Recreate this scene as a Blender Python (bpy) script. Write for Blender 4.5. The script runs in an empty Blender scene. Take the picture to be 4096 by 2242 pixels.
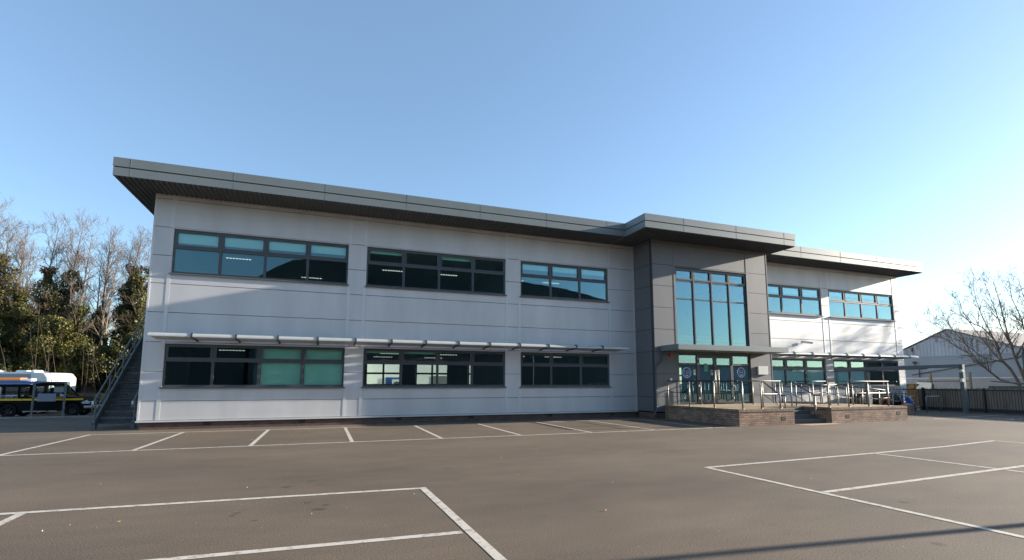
import bpy, math, random
from mathutils import Vector, Matrix
R = math.radians
rnd = random.Random(7)
sc = bpy.context.scene
COL = sc.collection

# ------------------------------------------------------------------ helpers
def link(o):
    COL.objects.link(o); return o

def tag(o, label=None, cat=None, group=None, kind=None):
    if label: o['label'] = label
    if cat: o['category'] = cat
    if group: o['group'] = group
    if kind: o['kind'] = kind
    return o

ORG = {}
def thing(name, label, cat, loc=(0, 0, 0), rz=0.0, group=None):
    o = link(bpy.data.objects.new(name, None))
    o.location = loc; o.rotation_euler = (0, 0, rz); o.empty_display_size = 0.3
    ORG[o.name] = Vector(loc)
    return tag(o, label, cat, group)

class MB:
    """collects vertices and faces, builds ONE mesh object"""
    def __init__(s): s.v = []; s.f = []
    def add(s, vs, fs):
        n = len(s.v); s.v.extend(vs); s.f.extend([tuple(i + n for i in f) for f in fs]); return s
    def box(s, x0, x1, y0, y1, z0, z1):
        vs = [(x0,y0,z0),(x1,y0,z0),(x1,y1,z0),(x0,y1,z0),(x0,y0,z1),(x1,y0,z1),(x1,y1,z1),(x0,y1,z1)]
        return s.add(vs, [(0,3,2,1),(4,5,6,7),(0,1,5,4),(1,2,6,5),(2,3,7,6),(3,0,4,7)])
    def obox(s, p0, p1, w, h, up=(0,0,1)):
        """bar of rectangular section from p0 to p1 (w across, h along up)"""
        p0, p1 = Vector(p0), Vector(p1); d = (p1-p0).normalized(); up = Vector(up)
        a = d.cross(up)
        if a.length < 1e-4: a = d.cross(Vector((1,0,0)))
        a.normalize(); b = a.cross(d).normalized(); a *= w/2; b *= h/2
        vs = [tuple(p+q) for p in (p0,p1) for q in (-a-b, a-b, a+b, -a+b)]
        return s.add(vs, [(0,1,2,3),(7,6,5,4),(0,4,5,1),(1,5,6,2),(2,6,7,3),(3,7,4,0)])
    def tube(s, pts, r, n=8, cap=True):
        pts = [Vector(p) for p in pts]; m = len(pts)
        rs = r if isinstance(r, (list, tuple)) else [r]*m
        rings = []; pa = None
        for i, p in enumerate(pts):
            d = (pts[min(i+1,m-1)] - pts[max(i-1,0)])
            if d.length < 1e-6: d = Vector((0,0,1))
            d.normalize()
            a = d.orthogonal().normalized() if pa is None else (pa - d*pa.dot(d))
            if a.length < 1e-5: a = d.orthogonal()
            a.normalize(); pa = a; b = d.cross(a)
            rings.append([tuple(p + (a*math.cos(2*math.pi*k/n) + b*math.sin(2*math.pi*k/n))*rs[i]) for k in range(n)])
        vs = [v for rg in rings for v in rg]; fs = []
        for i in range(m-1):
            for k in range(n):
                k2 = (k+1) % n
                fs.append((i*n+k, i*n+k2, (i+1)*n+k2, (i+1)*n+k))
        if cap: fs += [tuple(range(n-1,-1,-1)), tuple((m-1)*n+k for k in range(n))]
        return s.add(vs, fs)
    def cyl(s, p0, p1, r, n=12): return s.tube([p0, p1], r, n)
    def prism(s, outline, axis, a, b):
        """outline (2D list) extruded along axis 0/1/2 from a to b"""
        def pt(u, v, w): return (w,u,v) if axis == 0 else (u,w,v) if axis == 1 else (u,v,w)
        n = len(outline)
        vs = [pt(u,v,a) for u,v in outline] + [pt(u,v,b) for u,v in outline]
        return s.add(vs, [tuple(range(n-1,-1,-1)), tuple(range(n,2*n))] + [(i,(i+1)%n,(i+1)%n+n,i+n) for i in range(n)])
    def poly(s, vs): return s.add([tuple(v) for v in vs], [tuple(range(len(vs)))])
    def disc(s, c, r, axis=1, n=24, sy=1.0):
        vs = []
        for k in range(n):
            a, b = r*math.cos(2*math.pi*k/n), r*sy*math.sin(2*math.pi*k/n)
            vs.append((c[0]+a, c[1], c[2]+b) if axis == 1 else (c[0], c[1]+a, c[2]+b) if axis == 0 else (c[0]+a, c[1]+b, c[2]))
        return s.add(vs, [tuple(range(n))])
    def ellipsoid(s, c, rx, ry, rz, nu=14, nv=8):
        vs = []; fs = []
        for j in range(nv+1):
            t = math.pi*j/nv
            for i in range(nu):
                p = 2*math.pi*i/nu
                vs.append((c[0]+rx*math.sin(t)*math.cos(p), c[1]+ry*math.sin(t)*math.sin(p), c[2]+rz*math.cos(t)))
        for j in range(nv):
            for i in range(nu):
                fs.append((j*nu+i, (j+1)*nu+i, (j+1)*nu+(i+1)%nu, j*nu+(i+1)%nu))
        return s.add(vs, fs)
    def build(s, name, m, parent=None, smooth=False, bevel=0.0, local=False, recalc=True):
        me = bpy.data.meshes.new(name)
        off = Vector((0,0,0))
        if parent is not None and not local: off = ORG.get(parent.name, Vector((0,0,0)))
        vs = s.v if off.length == 0 else [(x-off.x, y-off.y, z-off.z) for x,y,z in s.v]
        me.from_pydata(vs, [], s.f)
        if recalc and len(s.f) < 20000:
            import bmesh
            bm = bmesh.new(); bm.from_mesh(me); bmesh.ops.recalc_face_normals(bm, faces=bm.faces); bm.to_mesh(me); bm.free()
        me.materials.append(M[m] if isinstance(m, str) else m)
        if smooth: me.polygons.foreach_set('use_smooth', [True]*len(me.polygons))
        me.update()
        o = link(bpy.data.objects.new(name, me))
        if parent is not None:
            o.parent = parent
            ORG[o.name] = off
        if bevel:
            b = o.modifiers.new('bevel', 'BEVEL'); b.width = bevel; b.segments = 2; b.limit_method = 'ANGLE'; b.angle_limit = R(40)
        return o

def dup(root, loc, rz=None, label=None, group=None):
    """copy of a thing with copies of its parts and sub-parts"""
    r = link(root.copy()); r.location = loc
    if rz is not None: r.rotation_euler = (0,0,rz)
    if label: r['label'] = label
    if group: r['group'] = group
    for ch in list(root.children):
        c = link(ch.copy()); c.parent = r
        for g in list(ch.children):
            d = link(g.copy()); d.parent = c
    return r

# ------------------------------------------------------------------ materials
M = {}
def nt(name):
    m = bpy.data.materials.new(name); m.use_nodes = True; M[name] = m
    t = m.node_tree; return m, t, t.nodes, t.links, t.nodes['Principled BSDF']

def mat(name, col, rough=0.6, metal=0.0, spec=0.5, var=0.0, vscale=3.0, bump=0.0, bscale=60.0, streak=0.0, coat=0.0, dirt=None):
    m, t, N, L, B = nt(name)
    B.inputs['Roughness'].default_value = rough; B.inputs['Metallic'].default_value = metal
    B.inputs['Specular IOR Level'].default_value = spec; B.inputs['Coat Weight'].default_value = coat
    B.inputs['Base Color'].default_value = (*col, 1)
    tc = N.new('ShaderNodeTexCoord')
    if var or streak:
        nz = N.new('ShaderNodeTexNoise'); nz.inputs['Scale'].default_value = vscale; nz.inputs['Detail'].default_value = 6
        mp = N.new('ShaderNodeMapping')
        if streak: mp.inputs['Scale'].default_value = (1, 1, streak)
        L.new(tc.outputs['Object'], mp.inputs['Vector']); L.new(mp.outputs['Vector'], nz.inputs['Vector'])
        rp = N.new('ShaderNodeValToRGB')
        rp.color_ramp.elements[0].position = 0.3; rp.color_ramp.elements[1].position = 0.7
        a = dirt if dirt else tuple(c*(1-var) for c in col)
        rp.color_ramp.elements[0].color = (*a, 1); rp.color_ramp.elements[1].color = (*[min(1, c*(1+var*0.6)) for c in col], 1)
        L.new(nz.outputs['Fac'], rp.inputs['Fac']); L.new(rp.outputs['Color'], B.inputs['Base Color'])
    if bump:
        n2 = N.new('ShaderNodeTexNoise'); n2.inputs['Scale'].default_value = bscale; n2.inputs['Detail'].default_value = 4
        L.new(tc.outputs['Object'], n2.inputs['Vector'])
        bp = N.new('ShaderNodeBump'); bp.inputs['Strength'].default_value = bump; bp.inputs['Distance'].default_value = 0.02
        L.new(n2.outputs['Fac'], bp.inputs['Height']); L.new(bp.outputs['Normal'], B.inputs['Normal'])
    return m

def math_node(N, L, op, a, b=None, c=None):
    n = N.new('ShaderNodeMath'); n.operation = op
    for i, x in enumerate((a, b, c)):
        if x is None: continue
        if isinstance(x, (int, float)): n.inputs[i].default_value = x
        else: L.new(x, n.inputs[i])
    return n.outputs[0]

def brick_mat(name, c1, c2, mortar, scale=1.0, soldier=False, rough=0.85, stain=0.25):
    m, t, N, L, B = nt(name)
    tc = N.new('ShaderNodeTexCoord'); sp = N.new('ShaderNodeSeparateXYZ'); L.new(tc.outputs['Object'], sp.inputs[0])
    xy = math_node(N, L, 'ADD', sp.outputs[0], sp.outputs[1])
    cb = N.new('ShaderNodeCombineXYZ'); L.new(xy, cb.inputs[0]); L.new(sp.outputs[2], cb.inputs[1])
    br = N.new('ShaderNodeTexBrick'); L.new(cb.outputs[0], br.inputs['Vector'])
    br.inputs['Color1'].default_value = (*c1,1); br.inputs['Color2'].default_value = (*c2,1); br.inputs['Mortar'].default_value = (*mortar,1)
    br.inputs['Scale'].default_value = 1.0; br.inputs['Mortar Size'].default_value = 0.011; br.inputs['Bias'].default_value = 0.0
    if soldier: br.inputs['Brick Width'].default_value = 0.075; br.inputs['Row Height'].default_value = 0.5; br.offset = 0
    else: br.inputs['Brick Width'].default_value = 0.225; br.inputs['Row Height'].default_value = 0.075
    nz = N.new('ShaderNodeTexNoise'); nz.inputs['Scale'].default_value = 2.5; nz.inputs['Detail'].default_value = 8
    L.new(tc.outputs['Object'], nz.inputs['Vector'])
    mx = N.new('ShaderNodeMix'); mx.data_type = 'RGBA'; mx.blend_type = 'MULTIPLY'; mx.inputs['Factor'].default_value = 1
    rp = N.new('ShaderNodeValToRGB'); rp.color_ramp.elements[0].color = (1-stain,1-stain,1-stain,1); rp.color_ramp.elements[1].color = (1.1,1.1,1.1,1)
    rp.color_ramp.elements[0].position = .3; rp.color_ramp.elements[1].position = .7
    L.new(nz.outputs['Fac'], rp.inputs['Fac']); L.new(br.outputs['Color'], mx.inputs['A']); L.new(rp.outputs['Color'], mx.inputs['B'])
    L.new(mx.outputs['Result'], B.inputs['Base Color']); B.inputs['Roughness'].default_value = rough
    bp = N.new('ShaderNodeBump'); bp.inputs['Strength'].default_value = .6; bp.inputs['Distance'].default_value = .01; bp.invert = True
    L.new(br.outputs['Fac'], bp.inputs['Height']); L.new(bp.outputs['Normal'], B.inputs['Normal'])
    return m

def asphalt():
    m, t, N, L, B = nt('asphalt')
    tc = N.new('ShaderNodeTexCoord')
    def noise(scale, det=4, sx=1, sy=1):
        mp = N.new('ShaderNodeMapping'); mp.inputs['Scale'].default_value = (sx, sy, 1); L.new(tc.outputs['Object'], mp.inputs['Vector'])
        n = N.new('ShaderNodeTexNoise'); n.inputs['Scale'].default_value = scale; n.inputs['Detail'].default_value = det
        L.new(mp.outputs['Vector'], n.inputs['Vector']); return n.outputs['Fac']
    def ramp(f, p0, p1, c0, c1):
        r = N.new('ShaderNodeValToRGB'); r.color_ramp.elements[0].position = p0; r.color_ramp.elements[1].position = p1
        r.color_ramp.elements[0].color = (*c0,1); r.color_ramp.elements[1].color = (*c1,1); L.new(f, r.inputs['Fac']); return r.outputs['Color']
    def mul(a, b, fac=1.0, mode='MULTIPLY'):
        x = N.new('ShaderNodeMix'); x.data_type = 'RGBA'; x.blend_type = mode; x.inputs['Factor'].default_value = fac
        L.new(a, x.inputs['A']); L.new(b, x.inputs['B']); return x.outputs['Result']
    fine = ramp(noise(70, 4), .34, .67, (.066,.050,.036), (.215,.163,.116))      # aggregate
    patch = ramp(noise(.22, 5, 1, 1.6), .32, .68, (.76,.76,.76), (1.13,1.11,1.07))
    wear = ramp(noise(1.1, 8, 1, 2.2), .3, .7, (.88,.88,.88), (1.07,1.06,1.05))
    c = mul(mul(fine, patch), wear)
    # dark oil spots
    vo = N.new('ShaderNodeTexVoronoi'); vo.inputs['Scale'].default_value = .9; L.new(tc.outputs['Object'], vo.inputs['Vector'])
    oil = ramp(vo.outputs['Distance'], .03, .075, (.55,.54,.53), (1,1,1))
    c = mul(c, oil)
    # pale grit specks
    v2 = N.new('ShaderNodeTexVoronoi'); v2.inputs['Scale'].default_value = 5.5; L.new(tc.outputs['Object'], v2.inputs['Vector'])
    sp = ramp(v2.outputs['Distance'], .035, .06, (.25,.23,.2), (0,0,0))
    rv = N.new('ShaderNodeSeparateColor'); L.new(v2.outputs['Color'], rv.inputs[0])
    sel = math_node(N, L, 'GREATER_THAN', rv.outputs[0], .8)
    mx = N.new('ShaderNodeMix'); mx.data_type = 'RGBA'; mx.blend_type = 'ADD'; L.new(sel, mx.inputs['Factor']); L.new(c, mx.inputs['A']); L.new(sp, mx.inputs['B'])
    L.new(mx.outputs['Result'], B.inputs['Base Color'])
    B.inputs['Roughness'].default_value = .82; B.inputs['Specular IOR Level'].default_value = .35
    bp = N.new('ShaderNodeBump'); bp.inputs['Strength'].default_value = .5; bp.inputs['Distance'].default_value = .007
    n3 = noise(95, 4)
    L.new(n3, bp.inputs['Height']); L.new(bp.outputs['Normal'], B.inputs['Normal'])
asphalt()

def paint():
    m, t, N, L, B = nt('road_paint')
    tc = N.new('ShaderNodeTexCoord')
    n = N.new('ShaderNodeTexNoise'); n.inputs['Scale'].default_value = 9; n.inputs['Detail'].default_value = 9; n.inputs['Roughness'].default_value = .7
    L.new(tc.outputs['Object'], n.inputs['Vector'])
    r = N.new('ShaderNodeValToRGB'); r.color_ramp.elements[0].position = .33; r.color_ramp.elements[1].position = .5
    r.color_ramp.elements[0].color = (.17,.14,.11,1); r.color_ramp.elements[1].color = (.56,.50,.42,1)
    L.new(n.outputs['Fac'], r.inputs['Fac']); L.new(r.outputs['Color'], B.inputs['Base Color']); B.inputs['Roughness'].default_value = .7
paint()

mat('panel', (.675,.665,.665), .70, metal=.6, spec=.3, var=.085, vscale=1.2, streak=.25)
mat('panel_strip', (.70,.70,.70), .68, metal=.6, spec=.3, var=.04, vscale=2)
mat('panel_dark', (.165,.168,.178), .6, metal=.4, spec=.3, var=.06, vscale=1.5, streak=.3)
mat('joint', (.05,.05,.055), .8)
mat('fascia', (.165,.195,.20), .45, var=.07, vscale=.8, streak=.4)
mat('fascia_joint', (.23,.24,.24), .5, var=.2, vscale=6)
mat('groove', (.04,.042,.045), .7)
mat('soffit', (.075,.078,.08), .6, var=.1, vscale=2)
mat('roof_top', (.2,.2,.2), .8)
mat('frame', (.072,.078,.086), .38, var=.05, vscale=3)
mat('sill', (.11,.115,.115), .4, var=.06, vscale=3)
mat('brise_metal', (.49,.51,.505), .42, metal=.2, var=.06, vscale=3)
mat('brise_dark', (.05,.055,.06), .5)
mat('steel', (.33,.315,.285), .5, metal=.8, var=.06, vscale=8)
mat('rail_cap', (.16,.14,.12), .55, spec=.3)
mat('galv', (.15,.17,.17), .55, metal=.2, var=.15, vscale=7)
mat('galv_dark', (.085,.086,.088), .7, var=.25, vscale=5)
mat('white_trim', (.75,.75,.73), .5)
mat('black_metal', (.022,.022,.024), .45, var=.1)
brick_mat('plinth_brick', (.10,.055,.043), (.15,.085,.065), (.11,.10,.09))
brick_mat('buff_brick', (.47,.285,.195), (.26,.16,.11), (.16,.125,.10), stain=.42)
brick_mat('coping_brick', (.36,.245,.16), (.24,.165,.11), (.07,.055,.045), soldier=True, stain=.35)
mat('paving', (.34,.25,.145), .85, var=.15, vscale=4, bump=.2)
mat('peach_paving', (.42,.27,.16), .85, var=.12, vscale=5)
mat('step', (.11,.105,.10), .8, var=.2, vscale=6)
mat('air_brick', (.03,.034,.03), .8)
mat('interior_wall', (.42,.42,.40), .8)
mat('interior_dark', (.16,.165,.165), .9)
mat('interior_floor', (.08,.085,.10), .9)
mat('ceiling_tile', (.5,.5,.49), .9)
mat('blind', (.82,.86,.82), .8)
mat('blind_teal', (.66,.86,.77), .8, var=.08, vscale=2)
mat('sticker_blue', (.28,.55,.85), .5)
mat('sticker_navy', (.022,.05,.16), .5)
mat('sticker_white', (.8,.8,.8), .5)
mat('notice_red', (.5,.12,.1), .5)
mat('notice_green', (.10,.42,.30), .5)
mat('ink', (.03,.03,.035), .6)
mat('alarm_red', (.45,.02,.02), .4)
mat('plastic_white', (.72,.72,.70), .4)
mat('concrete', (.30,.29,.27), .9, var=.2, vscale=3, bump=.2)
mat('truck_paint', (.004,.005,.007), .5, spec=.12)
mat('black_plastic', (.018,.018,.018), .6)
mat('tyre', (.007,.007,.007), .85)
mat('alloy', (.014,.014,.015), .5, metal=.4)
mat('chrome', (.75,.75,.75), .12, metal=1)
mat('yellow_tape', (1.0,.62,.01), .4)
mat('lamp_glass', (.6,.62,.65), .1, coat=.5)
mat('orange_lens', (.75,.24,.03), .35)
mat('red_lens', (.6,.05,.02), .35)
mat('van_blue', (.035,.09,.30), .25, coat=.5)
mat('van_white', (.62,.64,.66), .3, coat=.3)
mat('camper_white', (.74,.73,.71), .35, coat=.2, var=.04)
mat('camper_grey', (.30,.31,.33), .4)
mat('sign_grey', (.28,.27,.26), .6)
mat('perforated', (.26,.27,.34), .5, var=.2, vscale=60)
mat('wood_brown', (.22,.14,.07), .8, var=.3, vscale=8, streak=.2)
mat('timber_fence', (.33,.265,.21), .85, var=.3, vscale=6, streak=.15)
mat('shed_grey', (.46,.46,.49), .6, var=.12, vscale=1.2, streak=.15)
mat('shed_rust', (.38,.33,.32), .7, var=.4, vscale=3, streak=.1)
mat('shed_band', (.33,.34,.355), .6, var=.06, vscale=1)
mat('shed_roof', (.25,.235,.21), .8, var=.2, vscale=.7)
mat('block_white', (.82,.82,.80), .8, var=.06, vscale=1)
mat('pale_fence', (.42,.42,.44), .6, var=.08, vscale=1.5)
mat('skip_green', (.035,.085,.06), .5, var=.2, vscale=2)
mat('cream_sheet', (.66,.62,.52), .6, var=.06, vscale=3)
mat('rust_wood', (.15,.10,.05), .8, var=.3, vscale=5)
mat('post_yellow', (.20,.17,.085), .6, var=.25, vscale=6)
mat('dark_rail', (.09,.075,.05), .7)
mat('canopy_grey', (.115,.115,.125), .5, var=.08)
mat('canopy_wood', (.26,.19,.09), .7, var=.2, vscale=4)
mat('blue_cover', (.02,.11,.42), .35, var=.2, vscale=5, bump=.4, bscale=8)
mat('dark_cover', (.02,.028,.022), .5, var=.3, vscale=4, bump=.5, bscale=7)
mat('pattern_white', (.7,.72,.75), .5)
mat('hedge_green', (.035,.06,.02), .7, var=.4, vscale=3)
mat('dark_shed', (.075,.082,.085), .7, var=.2, vscale=.4)
mat('bark', (.17,.125,.085), .9, var=.3, vscale=6, streak=.3)
mat('bark_pale', (.20,.165,.125), .85, var=.3, vscale=5, streak=.3)
mat('twig_brown', (.125,.092,.068), .9, var=.25, vscale=2)
mat('bark_dark', (.16,.12,.09), .9, var=.3, vscale=5, streak=.3)
mat('oil', (.07,.055,.042), .7)
mat('faded_yellow', (.24,.185,.08), .8, var=.3, vscale=8)
mat('litter', (.55,.50,.42), .8)
mat('leaf_brown', (.35,.18,.06), .7)

def leaf_mat(name, c0, c1, c2):
    m, t, N, L, B = nt(name)
    tc = N.new('ShaderNodeTexCoord'); n = N.new('ShaderNodeTexNoise'); n.inputs['Scale'].default_value = 1.3; n.inputs['Detail'].default_value = 5
    L.new(tc.outputs['Object'], n.inputs['Vector'])
    r = N.new('ShaderNodeValToRGB'); e = r.color_ramp.elements
    e[0].position = .33; e[1].position = .7; e[0].color = (*c0,1); e[1].color = (*c2,1)
    k = e.new(.52); k.color = (*c1,1)
    L.new(n.outputs['Fac'], r.inputs['Fac']); L.new(r.outputs['Color'], B.inputs['Base Color'])
    B.inputs['Roughness'].default_value = .45; B.inputs['Specular IOR Level'].default_value = .45
    tr = N.new('ShaderNodeBsdfTranslucent'); L.new(r.outputs['Color'], tr.inputs['Color'])
    mx = N.new('ShaderNodeMixShader'); mx.inputs[0].default_value = .22
    L.new(B.outputs[0], mx.inputs[1]); L.new(tr.outputs[0], mx.inputs[2]); L.new(mx.outputs[0], N['Material Output'].inputs['Surface'])
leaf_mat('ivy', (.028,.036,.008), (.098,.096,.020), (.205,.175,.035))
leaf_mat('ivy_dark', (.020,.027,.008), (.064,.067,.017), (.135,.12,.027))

def glass(name, tint, refl, base):
    m = bpy.data.materials.new(name); m.use_nodes = True; M[name] = m
    t = m.node_tree; N, L = t.nodes, t.links; N.clear()
    out = N.new('ShaderNodeOutputMaterial'); tr = N.new('ShaderNodeBsdfTransparent'); gl = N.new('ShaderNodeBsdfGlossy')
    tr.inputs['Color'].default_value = (*tint,1); gl.inputs['Color'].default_value = (*refl,1); gl.inputs['Roughness'].default_value = 0.0
    fr = N.new('ShaderNodeLayerWeight'); fr.inputs['Blend'].default_value = .5      # coated glass: mirror grows with the viewing angle
    f = math_node(N, L, 'MULTIPLY_ADD', fr.outputs['Facing'], .56, base)
    f = math_node(N, L, 'MINIMUM', f, 1.0)
    tc = N.new('ShaderNodeTexCoord'); nz = N.new('ShaderNodeTexNoise'); nz.inputs['Scale'].default_value = .55; L.new(tc.outputs['Object'], nz.inputs['Vector'])
    bp = N.new('ShaderNodeBump'); bp.inputs['Strength'].default_value = .05; bp.inputs['Distance'].default_value = .05
    L.new(nz.outputs['Fac'], bp.inputs['Height']); L.new(bp.outputs['Normal'], gl.inputs['Normal'])
    mx = N.new('ShaderNodeMixShader'); L.new(f, mx.inputs[0]); L.new(tr.outputs[0], mx.inputs[1]); L.new(gl.outputs[0], mx.inputs[2])
    L.new(mx.outputs[0], out.inputs['Surface'])
glass('glass', (.84,.96,.92), (.50,.77,.88), .09)
glass('car_glass', (.62,.68,.68), (.8,.85,.9), .02)
glass('clear_glass', (.85,.92,.9), (1,1,1), .02)

def emit(name, col, s):
    m = bpy.data.materials.new(name); m.use_nodes = True; M[name] = m
    N, L = m.node_tree.nodes, m.node_tree.links; N.clear()
    o = N.new('ShaderNodeOutputMaterial'); e = N.new('ShaderNodeEmission'); e.inputs[0].default_value = (*col,1); e.inputs[1].default_value = s
    L.new(e.outputs[0], o.inputs[0])
emit('lamp_lit', (1,.98,.93), .38)

# ------------------------------------------------------------------ light, sky, camera
SUN = Vector((1.0, -0.114, 0.255)).normalized()
el = math.asin(SUN.z); az = math.atan2(SUN.x, SUN.y)          # azimuth clockwise from +Y
w = bpy.data.worlds.new("World"); sc.world = w; w.use_nodes = True
N, L = w.node_tree.nodes, w.node_tree.links
bg = N['Background']; sky = N.new('ShaderNodeTexSky'); sky.sky_type = 'NISHITA'; sky.sun_disc = False
sky.sun_elevation = el; sky.sun_rotation = az; sky.air_density = 1.0; sky.dust_density = 0.45; sky.ozone_density = 2.6; sky.altitude = 50
sc_ = N.new('ShaderNodeMix'); sc_.data_type = 'RGBA'; sc_.blend_type = 'MULTIPLY'; sc_.inputs['Factor'].default_value = 1; sc_.inputs['B'].default_value = (.78,.78,.78,1)
ad_ = N.new('ShaderNodeMix'); ad_.data_type = 'RGBA'; ad_.blend_type = 'ADD'; ad_.inputs['Factor'].default_value = 1; ad_.inputs['B'].default_value = (.33,.51,.71,1)
L.new(sky.outputs[0], sc_.inputs['A']); L.new(sc_.outputs['Result'], ad_.inputs['A']); L.new(ad_.outputs['Result'], bg.inputs['Color']); bg.inputs['Strength'].default_value = 0.08
sl = bpy.data.lights.new('sun', 'SUN'); sl.energy = 3.7; sl.angle = R(.53); sl.color = (1, .90, .76)
so = link(bpy.data.objects.new('sun', sl)); so.rotation_euler = SUN.to_track_quat('Z', 'Y').to_euler(); so.location = (60, -20, 40)

cam = bpy.data.cameras.new('camera'); co = link(bpy.data.objects.new('camera', cam)); sc.camera = co
yaw, pit, rol = R(20.60847823), R(6.67540689), R(0.0679945)
fw = Vector((math.sin(yaw)*math.cos(pit), math.cos(yaw)*math.cos(pit), math.sin(pit)))
r_ = Vector((math.cos(yaw), -math.sin(yaw), 0)); u_ = r_.cross(fw)
r2 = r_*math.cos(rol) + u_*math.sin(rol); u2 = -r_*math.sin(rol) + u_*math.cos(rol)
co.matrix_world = Matrix(((r2.x,u2.x,-fw.x,5.6174),(r2.y,u2.y,-fw.y,-19.819),(r2.z,u2.z,-fw.z,1.5574),(0,0,0,1)))
cam.sensor_width = 36; cam.lens = 2002.3/4096*36; cam.shift_y = 0.0430; cam.clip_end = 3000; cam.clip_start = .1
vs_ = sc.view_settings; vs_.view_transform = 'Standard'; vs_.look = 'None'; vs_.exposure = 1.86; vs_.gamma = 1; vs_.use_curve_mapping = False
sc.cycles.max_bounces = 8; sc.cycles.transparent_max_bounces = 24

# ------------------------------------------------------------------ ground and markings
def gz(y):
    t = min(1, max(0, (y-2)/10)); return -0.4*t*t*(3-2*t)
b = MB()
ys = [-400, -60, -30, 0, 2] + [2+.5*i for i in range(1, 21)] + [30, 60, 500]
xs = [-500, -60, 0, 60, 500]
vs = [(x, y, gz(y)) for y in ys for x in xs]; n = len(xs)
b.add(vs, [(j*n+i, j*n+i+1, (j+1)*n+i+1, (j+1)*n+i) for j in range(len(ys)-1) for i in range(n-1)])
tag(b.build('ground', 'asphalt'), kind='structure')

def line(b, pts, wd=.1, z=.004):
    for (x0,y0), (x1,y1) in zip(pts, pts[1:]):
        d = Vector((x1-x0, y1-y0)); k = max(1, int(d.length/.5)); d.normalize(); q = Vector((-d.y, d.x))*wd/2
        b.poly([(x0-q.x,y0-q.y,z),(x1-q.x,y1-q.y,z),(x1+q.x,y1+q.y,z),(x0+q.x,y0+q.y,z)])
b = MB()   # bays along the building
for k in range(9): line(b, [(-.783+2.4*k, -1.29 if k < 8 else -1.24), (-.783+2.4*k, -5.74)])
line(b, [(-.84,-1.235),(18.46,-1.235)]); line(b, [(-.84,-5.80),(18.9,-5.72)], .1)
tag(b.build('parking_lines', 'road_paint'), kind='structure')
b = MB()   # near left block of bays
line(b, [(-5, -11.55), (2.1,-11.92), (7.13,-12.19)], .1); line(b, [(7.08,-12.25),(7.16,-15.45),(7.2,-19)], .1)
line(b, [(-2,-14.15),(4.37,-14.41),(7.05,-14.53)], .1); line(b, [(2.33,-11.99),(2.42,-14.3)], .1)
tag(b.build('parking_lines', 'road_paint'), kind='structure')
b = MB()   # right block
line(b, [(12.29,-12.19),(17.19,-11.96),(20.2,-11.75),(22.83,-11.42)], .1); line(b, [(12.34,-12.25),(12.36,-16.68),(12.4,-19)], .1)
line(b, [(12.42,-14.46),(18.15,-14.13),(24,-13.8)], .1); line(b, [(17.19,-12.02),(17.24,-14.12)], .1); line(b, [(17.24,-14.26),(17.3,-17)], .1); line(b, [(22.83,-11.48),(22.9,-16)], .1)
tag(b.build('parking_lines', 'road_paint'), kind='structure')
b = MB()   # wide bay by the fence
line(b, [(30.62,-5.53),(37.6,-4.82)], .09); line(b, [(30.62,-5.53),(31.29,-8.28),(31.6,-10)], .09); line(b, [(31.97,-5.46),(32.52,-7.73),(32.8,-9)], .09)
line(b, [(31.5,-8.9),(38.2,-8.3)], .09)
c = Vector((33.3,-6.5))
pts = [(c.x+.5*math.cos(a), c.y+.5*math.sin(a)) for a in [R(k) for k in range(-150,100,25)]]
line(b, pts, .1, .006); line(b, [(33.2,-5.7),(33.25,-6.3),(33.75,-6.45),(34.0,-6.95),(34.3,-6.85)], .1, .008)
tag(b.build('parking_lines', 'road_paint'), kind='structure')
b = MB()
for (x, y) in ((4.63,-10.47),(4.8,-10.94),(5.18,-11.39),(5.54,-11.03),(5.66,-11.4),(4.74,-12.83),(4.70,-12.95),(4.97,-13.26),(5.5,-12.56),(5.73,-12.77),(5.65,-12.98),(9.3,-9.8),(15.8,-9.2),(20.6,-8.4)):
    k = rnd.uniform(.02,.05); b.poly([(x+k*rnd.uniform(.6,1.4)*1.6*math.cos(t_), y+k*rnd.uniform(.6,1.4)*math.sin(t_), .002) for t_ in [math.pi*j/5 for j in range(10)]])
tag(b.build('oil_stains', 'oil'), kind='structure')
b = MB(); line(b, [(-1.35,-3.8),(1.31,-3.18),(7.28,-2.74)], .04, .003); tag(b.build('parking_lines', 'faded_yellow'), kind='structure')
b = MB()
for i in range(150):
    x, y = rnd.uniform(-6, 32), rnd.uniform(-17, -.6); s = rnd.uniform(.004, .013)
    a = rnd.uniform(0, 3); ca, sa = math.cos(a)*s, math.sin(a)*s
    b.add([(x-ca,y-sa,.001),(x+sa,y-ca,.001),(x+ca,y+sa,.001),(x-sa*.6,y+ca*.6,.001),(x,y,s*1.1)], [(0,1,4),(1,2,4),(2,3,4),(3,0,4)])
tag(b.build('grit', 'litter'), kind='stuff')
for (x, y, s, lab) in ((3.55,-12.85,.022,'curled brown leaf lying inside the near left bay'), (8.9,-14.3,.022,'curled orange leaf alone on open asphalt between the two bay blocks')):
    b = MB()
    g = [(-1,0,.1),(-.3,.6,.5),(.6,.5,.25),(1.3,0,.7),(.6,-.5,.3),(-.3,-.6,.6)]
    b.poly([(x+p*s, y+q*s, .004+r*s) for p,q,r in g]); o = b.build('fallen_leaf', 'leaf_brown'); tag(o, lab, 'leaf')
    sm = o.modifiers.new('t', 'SOLIDIFY'); sm.thickness = .003

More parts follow.
